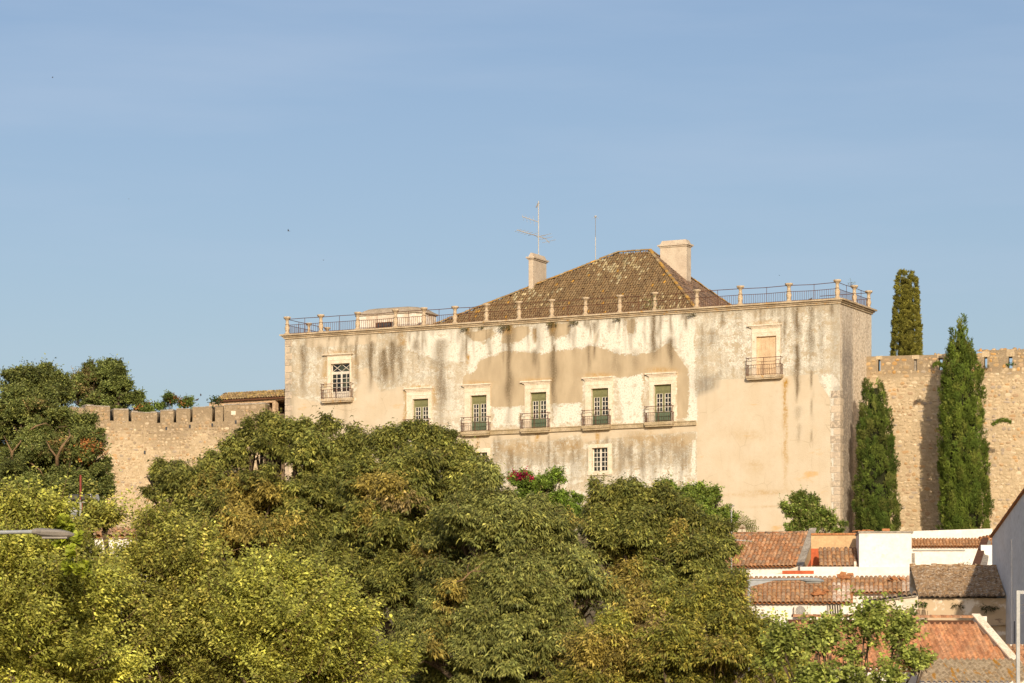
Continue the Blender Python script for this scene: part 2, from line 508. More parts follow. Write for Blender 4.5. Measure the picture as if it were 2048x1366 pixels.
def make_ground():
    xs = np.concatenate([np.linspace(-3000, -160, 12), np.linspace(-140, 140, 71), np.linspace(160, 3000, 12)])
    ys = np.concatenate([np.linspace(-400, -20, 8), np.linspace(0, 400, 101), np.linspace(420, 3000, 16)])
    X, Y = np.meshgrid(xs, ys)
    Z = ground_z(X, Y) + 0.25 * np.sin(X * 0.31 + Y * 0.17) * np.sin(Y * 0.23)
    V = np.stack([X, Y, Z], -1).reshape(-1, 3)
    nx, ny = len(xs), len(ys)
    i, j = np.meshgrid(np.arange(nx - 1), np.arange(ny - 1))
    a = (j * nx + i).ravel()
    T = np.concatenate([np.stack([a, a + 1, a + nx + 1], -1), np.stack([a, a + nx + 1, a + nx], -1)])
    o = link('ground', mesh_np('ground', V, T), None, 'earth')
    tag(o, 'bare earth hillside rising to the palace', None, None, 'structure')
make_ground()

# ------------------------------------------------------------------ the palace
PF = Frame(1680, 225.0, 26.5, 18.0)
UL = PF.u(570.5)
ZC = PF.z(1680, 607)
palace = PF.thing('palace', 'large old cream plastered palace with streaked walls and a hipped tile roof', 'palace')

def poly_field(px, py, poly, feather):
    poly = np.array(poly, float)
    n = len(poly)
    d = np.full(px.shape, 1e9)
    inside = np.zeros(px.shape, bool)
    for i in range(n):
        x0, y0 = poly[i]; x1, y1 = poly[(i + 1) % n]
        ex, ey = x1 - x0, y1 - y0
        t = np.clip(((px - x0) * ex + (py - y0) * ey) / (ex * ex + ey * ey + 1e-9), 0, 1)
        d = np.minimum(d, np.hypot(px - x0 - t * ex, py - y0 - t * ey))
        if y0 != y1:
            c = ((y0 > py) != (y1 > py)) & (px < (x1 - x0) * (py - y0) / (y1 - y0) + x0)
            inside ^= c
    sd = np.where(inside, d, -d)
    return np.clip(0.5 + sd / (2 * feather), 0, 1)

def streak(px, py, x, y0, y1, wd, k, drift=0.0):
    t = np.clip((py - y0) / (y1 - y0), 0, 1)
    xx = x + drift * t + 1.2 * np.sin(py * 0.11 + x)
    wv = wd * (1 + 0.3 * np.sin(py * 0.07 + x * 1.3))
    a = np.exp(-((px - xx) / wv) ** 2)
    b = np.clip((py - y0 + 6) / 8, 0, 1) * np.clip((y1 - py) / (0.45 * (y1 - y0)), 0, 1)
    return k * a * b

# window openings: opening (x0,x1,ytop,ybot), surround top, cornice hood (x0,x1,y), balcony slab (x0,x1,ytop,ybot), rail top y
WIN = [
    dict(kind='fan', op=(662, 700, 727, 797), sur=(655.5, 703, 712), hood=(647, 707, 708.5), slab=(647, 708, 797, 805), rail=768,
         label='glazed balcony door with lattice fanlight and white glazing bars'),
    dict(kind='green', op=(826, 857, 797.7, 866), sur=(813.6, 863.7, 783), hood=(810, 866, 776), slab=(811, 864, 867, 875), rail=839),
    dict(kind='green', op=(941.7, 973.5, 790.6, 863), sur=(929.6, 980.5, 775), hood=(925, 982, 768.5), slab=(927, 983, 863.5, 872), rail=835),
    dict(kind='green', op=(1060.7, 1093, 784.5, 856.5), sur=(1050, 1100, 769), hood=(1042.7, 1103, 762), slab=(1045, 1102, 857, 866), rail=827),
    dict(kind='green', op=(1183, 1217, 776.7, 850.5), sur=(1171, 1225, 761.5), hood=(1166, 1226, 754.7), slab=(1168, 1224, 851, 860.5), rail=820.6),
    dict(kind='green', op=(1308, 1343, 769, 843.5), sur=(1298.8, 1351.5, 753), hood=(1292, 1354, 746), slab=(1293, 1350, 844, 853.6), rail=813),
    dict(kind='blind', op=(1513, 1553, 672.5, 751), sur=(1504, 1561, 656), hood=(1496, 1564.5, 650), slab=(1496, 1567, 751, 759), rail=716,
         label='blocked window boarded over in cream behind its balcony'),
    dict(kind='low', op=(946, 975, 905, 950), sur=(938, 981, 897)),
    dict(kind='low', op=(1184, 1215.6, 895.5, 941.7), sur=(1177, 1224, 888)),
]
for wd in WIN:
    x0, x1, y0, y1 = wd['op']
    xm = (x0 + x1) / 2
    wd['u0'], wd['u1'] = PF.u(x0), PF.u(x1)
    wd['z1'], wd['z0'] = PF.z(xm, y0), PF.z(xm, y1)

def build_facade():
    us = set(np.round(np.arange(UL, 0.001, 0.16), 3)) | {round(UL, 3), 0.0}
    zs = set(np.round(np.arange(0, ZC, 0.16), 3)) | {0.0, round(ZC, 3)}
    for wd in WIN:
        us |= {round(wd['u0'], 3), round(wd['u1'], 3)}
        zs |= {round(wd['z0'], 3), round(wd['z1'], 3)}
    us = np.array(sorted(us)); zs = np.array(sorted(zs))
    U, Z = np.meshgrid(us, zs)
    nx, nz = len(us), len(zs)
    V = np.stack([U, np.zeros_like(U), Z], -1).reshape(-1, 3)
    # gently uneven old wall
    V[:, 1] = 0.012 * np.sin(V[:, 0] * 1.3) * np.sin(V[:, 2] * 1.1)
    uc = (us[:-1] + us[1:]) / 2; zc = (zs[:-1] + zs[1:]) / 2
    UC, ZCc = np.meshgrid(uc, zc)
    keep = np.ones(UC.shape, bool)
    for wd in WIN:
        keep &= ~((UC > wd['u0']) & (UC < wd['u1']) & (ZCc > wd['z0']) & (ZCc < wd['z1']))
    jj, ii = np.nonzero(keep)
    a = jj * nx + ii
    T = np.concatenate([np.stack([a, a + 1, a + nx + 1], -1), np.stack([a, a + nx + 1, a + nx], -1)])
    me = mesh_np('wall', V, T)
    X = PF.o.x + V[:, 0] * PF.T.x; Y = PF.o.y + V[:, 0] * PF.T.y
    px = CX + X / Y * F; py = HY - (V[:, 2] + PF.o.z - CAMZ) / Y * F
    f = {k: np.zeros(len(V)) for k in ('white', 'tan', 'cream', 'grey', 'stain', 'ochre', 'slate')}
    # smooth tan render in the middle bay
    f['tan'] = np.maximum.reduce([
        poly_field(px, py, [(958, 722), (1010, 700), (1060, 706), (1110, 700), (1180, 690), (1240, 706), (1305, 706), (1340, 685), (1362, 720), (1380, 745), (1377, 835), (1354, 838), (1354, 750), (1292, 750), (1280, 850), (1268, 850), (1272, 768), (1228, 752), (1165, 757), (1166, 806), (1098, 808), (1042, 812), (985, 815), (924, 770), (928, 748), (950, 742)], 6),
        poly_field(px, py, [(932, 664), (985, 656), (992, 668), (965, 684), (944, 682)], 6) * 0.9,
        poly_field(px, py, [(1004, 655), (1056, 651), (1062, 664), (1040, 684), (1002, 688)], 6) * 0.9,
        poly_field(px, py, [(1094, 648), (1142, 645), (1138, 668), (1112, 676), (1098, 670)], 6) * 0.9,
        poly_field(px, py, [(1250, 640), (1272, 637), (1268, 668), (1254, 668)], 5) * 0.9,
        poly_field(px, py, [(1352, 640), (1376, 632), (1368, 642), (1356, 648)], 4) * 0.8])
    f['cream'] = np.maximum.reduce([
        poly_field(px, py, [(1394, 800), (1398, 782), (1428, 778), (1432, 760), (1495, 757), (1635, 748), (1642, 772), (1652, 782), (1660, 800), (1664, 1100), (1394, 1100)], 3.5),
        poly_field(px, py, [(612, 672), (742, 664), (754, 668), (752, 688), (612, 696)], 4) * 0.9,
        poly_field(px, py, [(578, 790), (640, 806), (712, 800), (714, 745), (736, 734), (748, 760), (762, 784), (795, 774), (806, 776), (809, 870), (812, 960), (578, 960)], 9),
        poly_field(px, py, [(890, 873), (1394, 847), (1394, 862), (1250, 874), (1166, 884), (1160, 868), (1090, 884), (1060, 884), (1050, 874), (985, 882), (975, 930), (890, 940)], 6)])
    f['white'] = np.maximum.reduce([
        poly_field(px, py, [(812, 664), (930, 652), (930, 664), (944, 684), (966, 686), (994, 670), (990, 655), (1004, 653), (1000, 690), (1042, 686), (1064, 666), (1060, 650), (1094, 647), (1098, 672), (1114, 678), (1140, 670), (1146, 642), (1250, 637), (1254, 670), (1270, 670), (1274, 634), (1388, 624), (1390, 740), (1394, 842), (1374, 844), (1380, 770), (1378, 735), (1362, 702), (1340, 682), (1318, 694), (1292, 702), (1270, 710), (1240, 708), (1222, 703), (1214, 690), (1190, 692), (1150, 696), (1110, 702), (1085, 708), (1050, 700), (1008, 702), (990, 710), (962, 716), (952, 722), (950, 742), (938, 746), (928, 724), (880, 722), (850, 712), (812, 700)], 11),
        poly_field(px, py, [(1232, 756), (1262, 752), (1284, 745), (1290, 770), (1284, 800), (1292, 846), (1268, 850), (1246, 852), (1240, 800)], 8) * 0.85,
        poly_field(px, py, [(985, 818), (1040, 812), (1040, 852), (985, 856)], 8) * 0.8,
        poly_field(px, py, [(1104, 810), (1164, 804), (1164, 845), (1104, 850)], 8) * 0.8,
        poly_field(px, py, [(1642, 750), (1665, 748), (1690, 780), (1684, 1060), (1664, 1060), (1662, 800), (1650, 780)], 5) * 0.9,
        poly_field(px, py, [(1400, 625), (1672, 606), (1668, 745), (1570, 752), (1440, 756), (1440, 720), (1400, 700)], 20) * 0.47,
        poly_field(px, py, [(600, 690), (650, 700), (650, 780), (600, 770)], 14) * 0.42,
        poly_field(px, py, [(820, 720), (922, 725), (922, 840), (870, 850), (870, 770), (820, 765)], 16) * 0.45,
        poly_field(px, py, [(1384, 880), (1392, 880), (1392, 960), (1382, 950)], 3) * 0.8,
        poly_field(px, py, [(1000, 925), (1170, 915), (1170, 960), (1000, 960)], 22) * 0.62,
        poly_field(px, py, [(1226, 925), (1390, 915), (1390, 980), (1226, 980)], 22) * 0.55])
    f['grey'] = np.clip(np.maximum.reduce([
        poly_field(px, py, [(1392, 622), (1680, 604), (1680, 770), (1640, 760), (1560, 760), (1432, 770), (1394, 790)], 14) * 0.85,
        poly_field(px, py, [(690, 670), (900, 655), (905, 720), (890, 860), (868, 860), (860, 760), (800, 770), (760, 785), (740, 760), (715, 740), (690, 745)], 14),
        poly_field(px, py, [(580, 690), (655, 690), (650, 800), (580, 790)], 14) * 0.6,
        poly_field(px, py, [(980, 880), (1390, 860), (1390, 935), (1225, 945), (985, 945)], 10) * 1.0]), 0, 1)
    st = np.zeros(len(V))
    for a in [(1018, 652, 865, 6, 1), (1020, 650, 700, 9, .9), (1070, 656, 690, 6, .95), (1070, 700, 742, 5, .7), (1107, 642, 690, 7, 1), (1107, 690, 850, 6.5, .95),
              (935, 655, 680, 6, 1), (933, 668, 740, 4, .8), (1307, 625, 740, 6, 1), (1309, 625, 690, 5, .8), (1342, 622, 685, 4, .7), (1342, 676, 742, 7, .8),
              (1190, 645, 668, 7, .75), (1190, 660, 725, 2.5, .85), (1178, 690, 752, 4, .6), (882, 680, 860, 10, .75), (876, 700, 790, 8, .5), (742, 684, 790, 5, 1),
              (768, 700, 786, 9, .9), (785, 684, 785, 6, .95), (800, 690, 775, 7, .9), (804, 668, 700, 6, .6), (606, 690, 800, 5, .8), (640, 690, 720, 6, .5), (833, 680, 710, 8, .7), (700, 690, 770, 6, .5), (715, 745, 775, 4, .5), (838, 700, 740, 3, .4),
              (1262, 636, 730, 5, .6), (1232, 700, 760, 10, .45), (1270, 700, 745, 12, .4), (1594, 612, 690, 6, .95), (1594, 690, 770, 7, 1), (1594, 748, 810, 3.5, .95), (1622, 612, 740, 6, .85),
              (1624, 740, 850, 1.8, .8), (1562, 640, 720, 4, .6), (1545, 620, 640, 12, .4), (1640, 620, 750, 6, .35), (1404, 650, 740, 5, .55), (1400, 740, 800, 14, .35), (1424, 660, 700, 8, .5), (1482, 615, 680, 3, .4),
              (1018, 820, 860, 8, .4), (1040, 905, 960, 5, .4), (1110, 900, 1000, 6, .45), (1142, 905, 990, 4, .5), (1160, 895, 960, 4, .3), (1240, 890, 980, 4, .4), (1262, 890, 985, 4, .6), (1285, 880, 990, 5, .6), (1300, 890, 960, 4, .4), (1320, 880, 965, 5, .35), (1350, 895, 970, 4, .45), (1372, 890, 960, 5, .4), (1000, 880, 930, 14, .3), (1125, 880, 910, 30, .3), (1330, 870, 905, 25, .35), (1270, 865, 900, 20, .3), (1190, 945, 1000, 4, .5),
              (1596, 815, 845, 6, .35), (1598, 850, 890, 3, .35), (1624, 850, 900, 1.2, .5), (583, 690, 900, 8, .35), (690, 800, 860, 4, .3), (660, 712, 770, 4, .35)]:
        st = np.maximum(st, streak(px, py, *a))
    for k in range(95):
        x = random.uniform(588, 1668)
        yc = 677 - (x - 570) * .0635
        st = np.maximum(st, streak(px, py, x, yc, yc + random.choice([18, 30, 45, 70, 110]) * random.uniform(.7, 1.3), random.uniform(1.6, 5), random.uniform(.25, .8)))
    for k in range(40):
        x = random.uniform(985, 1388)
        st = np.maximum(st, streak(px, py, x, random.uniform(868, 905), random.uniform(920, 1000), random.uniform(2, 6), random.uniform(.3, .7)))
    # darker line under the cornice
    ctop = HY - (ZC + PF.o.z - CAMZ) / Y * F
    st = np.maximum(st, 0.35 * np.exp(-((py - ctop) / 7.0) ** 2))
    f['stain'] = st
    oc = np.zeros(len(V))
    for a in [(1570, 760, 870, 4, 1.5), (1571, 830, 960, 4, 1.0), (1571, 900, 1010, 5, .5), (935, 712, 735, 3, 1.5), (955, 872, 930, 3, .9), (1076, 868, 900, 3, 1.1, -4), (1197, 862, 905, 3, 1.2, -4), (1300, 855, 880, 3, .4), (651, 716, 800, 6, .8), (711, 720, 800, 5, .5), (811, 780, 870, 4, 1), (868, 778, 830, 4, .8), (1107, 640, 670, 5, .8), (1015, 650, 672, 8, .8), (935, 655, 672, 5, .8), (1069, 660, 690, 4, .8), (1190, 668, 690, 3, .9), (805, 668, 700, 6, .8)]:
        oc = np.maximum(oc, streak(px, py, *a))
    for x, y, rx, ry, k in [(1500, 870, 30, 10, .35), (1510, 930, 25, 12, .4), (1530, 985, 40, 5, .7), (1480, 990, 40, 3, .5), (1540, 1013, 60, 1.5, .5), (1040, 895, 50, 14, .6), (1140, 890, 40, 14, .6), (1290, 878, 50, 14, .6), (1360, 880, 30, 16, .6), (680, 704, 30, 4, .7), (838, 772, 26, 3, 1), (953, 765, 26, 3, .9), (1073, 759, 28, 3, .9), (1196, 750, 26, 4, 1), (1322, 740, 30, 5, .9), (1530, 645, 30, 4, .8)]:
        oc = np.maximum(oc, k * np.exp(-((px - x) / rx) ** 2 - ((py - y) / ry) ** 2))
    f['ochre'] = oc
    sl = np.zeros(len(V))
    # worn grey quoins on both corners
    for x0, x1, y0, y1, k in [(1664, 1681, 610, 1100, .35), (572, 582, 680, 900, .5)]:
        sl = np.maximum(sl, k * poly_field(px, py, [(x0, y0), (x1, y0), (x1, y1), (x0, y1)], 3))
    row = np.floor(V[:, 2] / 0.55)
    h = np.abs(np.sin(row * 12.9898) * 43758.5453) % 1.0
    sl = np.maximum(sl, np.where((px > 1666 + 9 * (row % 2)) & (px < 1682) & (py > 770), 0.25 + 0.6 * h, 0))
    sl = np.maximum(sl, 0.8 * poly_field(px, py, [(1394, 760), (1440, 745), (1436, 775), (1424, 782), (1394, 790)], 5))
    f['slate'] = sl
    for k, arr in f.items():
        at = me.attributes.new(k, 'FLOAT', 'POINT')
        at.data.foreach_set('value', np.ascontiguousarray(arr, dtype=np.float32))
    link('wall', me, palace, 'facade')
build_facade()

def side_material():
    n = NT('side_wall')
    o = n.obj()
    a = n.noise(1.0, 6, 0.65, n.mapping(o, scale=(1, 1, 0.5)))
    b = n.noise(6.0, 6, 0.72)
    c = n.mix(n.rng(a, 0.35, 0.65), (0.68, 0.57, 0.42), (0.54, 0.43, 0.30))
    c = n.mix(n.rng(b, 0.50, 0.58), c, (0.82, 0.73, 0.58))
    c = n.mix(n.rng(n.noise(4.0, 6, 0.7, n.mapping(o, loc=(2, 6, 1))), 0.53, 0.62), c, (0.38, 0.30, 0.21))
    # a darker grey band down the corner, as on the photograph's quoin
    y = n.sep(o)[1]
    wob = n.math('MULTIPLY', n.math('SUBTRACT', n.noise(0.8, 3, 0.5), 0.5), 0.8)
    yy = n.math('ADD', y, wob)
    band = n.math('MULTIPLY', n.rng(yy, 0.25, 0.7), n.rng(yy, 2.3, 3.0, 1.0, 0.0))
    z = n.sep(o)[2]
    band = n.math('MULTIPLY', band, n.rng(z, 13.5, 17.0, 1.0, 0.35))
    st = n.math('MULTIPLY', band, n.rng(n.noise(3.0, 5, 0.6, n.mapping(o, scale=(1, 1, 0.35))), 0.25, 0.55, 0.55, 1.0))
    c = n.mix(n.math('MULTIPLY', st, 0.92), c, n.mix(n.rng(b, 0.42, 0.62), (0.205, 0.175, 0.145), (0.36, 0.31, 0.25)))
    n.col(c)
    n.bump(b, 0.6, 0.06)
    MAT['side'] = n.m
side_material()

SIDE = PF.depth_at(1743, 0.0)
def build_palace_body():
    # flank and back walls, terrace floor
    MB().box(-0.02, 0.0, 0.02, SIDE, 0, ZC).build('flank_wall', 'side', palace)
    m = MB()
    m.box(UL, UL + 0.3, 0.05, 15.5, 0, ZC)
    m.box(UL + 0.3, -8.0, 15.2, 15.5, 0, ZC)
    m.box(-8.0, -0.3, SIDE - 0.3, SIDE, 0, ZC)
    m.box(-8.3, -8.0, SIDE, 15.2, 0, ZC)
    m.build('rear_wall', 'side_plaster', palace)
    m = MB()
    m.box(UL + 0.3, -8.0, 0.9, 15.2, ZC - 0.25, ZC + 0.05)
    m.box(-8.0, -0.4, 0.9, SIDE - 0.3, ZC - 0.25, ZC + 0.05)
    m.build('terrace_floor', 'flat_grey_roof', palace)
    # cornice: lower fillet, ovolo, top slab
    m = MB()
    for z0, z1, p in [(ZC, ZC + 0.13, 0.10), (ZC + 0.13, ZC + 0.24, 0.20), (ZC + 0.243, ZC + 0.36, 0.34)]:
        m.box(UL - p, p, -p, 0.9, z0, z1)
        m.box(-0.9, p, 0.9, SIDE + p, z0, z1)
        m.box(UL - p, UL + 0.9, 0.9, 15.5, z0, z1)
    m.build('cornice', 'cornice_stone', palace)
    # string course the balconies stand on
    ul, ur = PF.u(800), PF.u(1393)
    zt = PF.z(1393, 843)
    m = MB().box(ul, ur, -0.16, 0.0, zt - 0.28, zt)
    m.box(ul, ur, -0.22, 0.0, zt + 0.003, zt + 0.07)
    m.build('string_course', 'stone_ledge', palace)
build_palace_body()
ZT = ZC + 0.36

# quoin blocks up the two front corners
def quoins():
    me = None
    z = 0.6; k = 0
    while z < ZC - 0.4:
        h = 0.44 + 0.16 * random.random()
        for side in (0, 1):
            wq = (0.62 if k % 2 else 0.38) + random.uniform(-.05, .05)
            if side == 0:
                m = MB().box(UL - 0.03, UL + wq, -0.035, 0.2, z, z + h - 0.03)
            else:
                if z > 11.2:
                    continue
                m = MB().box(-wq - 0.1, 0.025, -0.03, 0.5 + (0.2 if not k % 2 else 0.0), z, z + h - 0.03)
            o = m.build('quoin', 'quoin', palace, bevel=0.02)
            g = random.uniform(0.8, 1.15)
            o.color = (*[c * g for c in random.choice([(0.48, 0.40, 0.30), (0.38, 0.32, 0.25), (0.55, 0.45, 0.33), (0.44, 0.36, 0.27)])], 1)
        z += h; k += 1
n = NT('quoin')
c = n.mix(n.rng(n.noise(4, 6, 0.7), 0.45, 0.62), n.objcol(), (0.62, 0.51, 0.37))
n.col(n.mix(n.rng(n.noise(9, 5, 0.7), 0.56, 0.7), c, (0.33, 0.28, 0.21)))
n.bump(n.noise(14, 5, 0.6), 0.5, 0.03)
MAT['quoin'] = n.m
quoins()

def bar_panel(m, pts_from, pts_to, n, z0, z1, r):
    for i in range(n + 1):
        p = Vector(pts_from).lerp(Vector(pts_to), i / n)
        m.tube([(p.x, p.y, z0), (p.x, p.y, z1)], r, 4, False)

def build_window(wd):
    u0, u1, z0, z1 = wd['u0'], wd['u1'], wd['z0'], wd['z1']
    xm = (wd['op'][0] + wd['op'][1]) / 2
    su0, su1 = PF.u(wd['sur'][0]), PF.u(wd['sur'][1])
    sz = PF.z(xm, wd['sur'][2])
    low = wd['kind'] == 'low'
    zb = z0 - (0.32 if low else 0.0)
    # stone surround, the part everything else of the window hangs on
    m = MB()
    p = 0.07
    dj = 0.32
    m.box(su0, u0, -p, dj, z0, z1)
    m.box(u1, su1, -p, dj, z0, z1)
    m.box(su0, su1, -p, dj, z1, sz)
    if low:
        m.box(su0 - 0.05, su1 + 0.05, -p - 0.04, dj, zb, z0)
    else:
        m.box(su0 + 0.02, su1 - 0.02, -p - 0.025, -p, z1 + (sz - z1) * 0.45, z1 + (sz - z1) * 0.56)
    s = m.build('window', 'stone_trim', palace, label=wd.get('label'))
    if 'hood' in wd:
        hu0, hu1 = PF.u(wd['hood'][0]), PF.u(wd['hood'][1])
        hz = PF.z(xm, wd['hood'][2])
        m = MB()
        d = (hz - sz)
        m.box(su0 - 0.03, su1 + 0.03, -0.11, 0.0, sz + 0.002, sz + d * 0.35)
        m.box((su0 + hu0) / 2, (su1 + hu1) / 2, -0.17, 0.0, sz + d * 0.35 + .002, sz + d * 0.7)
        m.box(hu0, hu1, -0.25, 0.0, sz + d * 0.7 + .004, hz + 0.03)
        m.build('hood', 'stone_trim', s)
    fy = 0.20      # plane of the joinery, set back in the reveal
    W_, H_ = u1 - u0, z1 - z0
    gl = MB(); fr = MB()
    if wd['kind'] == 'green':
        zp = z1 - H_ * 0.235        # transom panel
        zk = z0 + H_ * 0.28         # bottom panels
        m = MB().box(u0, u1, fy, fy + 0.06, zp, z1)
        for k in (0, 1):
            a = u0 + W_ * (0.08 + 0.46 * k)
            m.box(a, a + W_ * 0.38, fy - 0.025, fy, zp + 0.12, z1 - 0.16)
            m.box(a + 0.06, a + W_ * 0.38 - 0.06, fy - 0.045, fy - 0.025, zp + 0.19, z1 - 0.23)
        m.build('transom_panel', 'green_paint', s)
        for k in (0, 1):
            m = MB().box(u0 + W_ * .5 * k + .004, u0 + W_ * .5 * (k + 1) - .004, fy, fy + 0.06, z0, zk - .003)
            a = u0 + W_ * (0.08 + 0.46 * k)
            m.box(a, a + W_ * 0.38, fy - 0.025, fy + .01, z0 + 0.08, (z0 + zk) / 2 - 0.04)
            m.box(a, a + W_ * 0.38, fy - 0.025, fy + .01, (z0 + zk) / 2 + 0.04, zk - 0.07)
            m.build('lower_panel', 'green_paint_dark', s)
        m = MB()
        for a, b in ((0, .09), (.44, .56), (.93, 1)):
            m.box(u0 + W_ * a, u0 + W_ * b, fy - 0.01, fy + 0.05, zk, zp)
        m.build('stile', 'green_paint', s)
        for a, b in ((.09, .44), (.56, .93)):
            ua, ub = u0 + W_ * a, u0 + W_ * b
            gl.box(ua, ub, fy + 0.035, fy + 0.05, zk, zp)
            t = 0.045
            fr.box(ua, ua + t, fy - 0.015, fy + 0.03, zk, zp); fr.box(ub - t, ub, fy - 0.015, fy + 0.03, zk, zp)
            um = (ua + ub) / 2
            fr.box(um - t / 2, um + t / 2, fy - 0.012, fy + 0.03, zk, zp)
            for k in range(5):
                zz = zk + (zp - zk) * k / 4
                fr.box(ua + t, ub - t, fy - 0.009, fy + 0.028, zz - (0 if k == 0 else t / 2), zz + (t / 2 if k < 4 else 0))
    elif wd['kind'] == 'fan':
        zp = z1 - H_ * 0.24; zq = z1 - H_ * 0.29; zk = z0 + H_ * 0.20
        MB().box(u0, u1, fy, fy + 0.06, z0, zk).build('lower_panel', 'window_white', s)
        MB().box(u0, u1, fy - .01, fy + .05, zq, zp).build('transom', 'window_white', s)
        gl.box(u0, u1, fy + 0.035, fy + 0.05, zp, z1); gl.box(u0, u1, fy + 0.035, fy + 0.05, zk, zq)
        t = 0.05
        fr.box(u0, u0 + t, fy - .015, fy + .03, zk, z1); fr.box(u1 - t, u1, fy - .015, fy + .03, zk, z1)
        fr.box(u0 + t, u1 - t, fy - .012, fy + .03, z1 - t, z1); fr.box(u0 + t, u1 - t, fy - .012, fy + .03, zp, zp + t)
        um = (u0 + u1) / 2; zm = (zp + z1) / 2
        for a, b in (((u0 + t, z1 - t), (um, zp + t)), ((u0 + t, zp + t), (um, z1 - t)), ((um, zp + t), (u1 - t, z1 - t)), ((um, z1 - t), (u1 - t, zp + t))):
            a = (a[0] + .0, a[1]); 
            fr.tube([(a[0], fy, a[1]), (b[0], fy, b[1])], 0.025, 4)
        fr.box(um - .07, um + .07, fy - .02, fy + .03, zk, zq)
        for c0, c1 in ((u0 + t, um - .07), (um + .07, u1 - t)):
            cm = (c0 + c1) / 2
            fr.box(cm - .022, cm + .022, fy - .012, fy + .03, zk, zq)
            for k in range(5):
                zz = zk + (zq - zk) * k / 4
                fr.box(c0, c1, fy - .009, fy + .028, zz - (0 if k == 0 else .022), zz + (.022 if k < 4 else 0))
    elif wd['kind'] == 'low':
        gl.box(u0, u1, fy + 0.035, fy + 0.05, z0, z1)
        t = 0.055
        fr.box(u0, u0 + t * 1.6, fy - .015, fy + .03, z0, z1); fr.box(u1 - t, u1, fy - .015, fy + .03, z0, z1)
        um = (u0 + u1) / 2
        fr.box(um - .07, um + .07, fy - .02, fy + .03, z0, z1)
        for c0, c1 in ((u0 + t * 1.6, um - .07), (um + .07, u1 - t)):
            cm = (c0 + c1) / 2
            fr.box(cm - .022, cm + .022, fy - .012, fy + .03, z0, z1)
            for k in range(6):
                zz = z0 + (z1 - z0) * k / 5
                fr.box(c0, c1, fy - .009, fy + .028, zz - (0 if k == 0 else .025), zz + (.025 if k < 5 else 0))
    else:
        for k in range(5):
            a = u0 + W_ * k / 5
            MB().box(a + .006, a + W_ / 5 - .006, 0.12 + 0.012 * (k % 2), 0.2, z0, z1).build('plank', 'boarding', s)
    if gl.v:
        gl.build('glazing', 'glass', s)
        fr.build('sash', 'window_white', s)
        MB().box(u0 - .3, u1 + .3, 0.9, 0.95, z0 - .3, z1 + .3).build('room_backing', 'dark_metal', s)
    if 'slab' in wd:
        bu0, bu1 = PF.u(wd['slab'][0]), PF.u(wd['slab'][1])
        bz1, bz0 = PF.z(xm, wd['slab'][2]), PF.z(xm, wd['slab'][3])
        pr = 0.46
        m = MB().box(bu0, bu1, -pr, 0.0, bz0 + (bz1 - bz0) * 0.35, bz1 - 0.004)
        m.box(bu0 + .06, bu1 - .06, -pr + .07, 0.0, bz0, bz0 + (bz1 - bz0) * 0.35 - .002)
        b = m.build('balcony', 'stone_ledge' if wd['kind'] == 'green' else 'cornice_stone', palace)
        rz = PF.z(xm, wd['rail'])
        r = MB()
        a0, a1, y = bu0 + .05, bu1 - .05, -pr + .05
        hm = bz1 + (rz - bz1) * 0.60
        for zz, rr in ((rz, .022), (hm, .02), (bz1 + .06, .018)):
            r.tube([(a0, 0, zz), (a0, y, zz), (a1, y, zz), (a1, 0, zz)], rr, 4)
        for q in ((a0, y), (a1, y), ((a0 + a1) / 2, y)):
            r.tube([(q[0], q[1], bz1), (q[0], q[1], rz)], .022, 4)
        bar_panel(r, (a0, y, 0), (a1, y, 0), 15, bz1 + .06, hm, .0115)
        bar_panel(r, (a0, y, 0), (a0, 0, 0), 4, bz1 + .06, hm, .0115)
        bar_panel(r, (a1, y, 0), (a1, 0, 0), 4, bz1 + .06, hm, .0115)
        # scrolled ends of the rails
        for q in (a0, a1):
            for zz in (rz, hm):
                r.tube([(q, y, zz), (q, y - .12, zz + .05), (q, y - .14, zz - .02)], .018, 4)
        r.build('railing', 'rusty_iron', b)
for wd in WIN:
    build_window(wd)

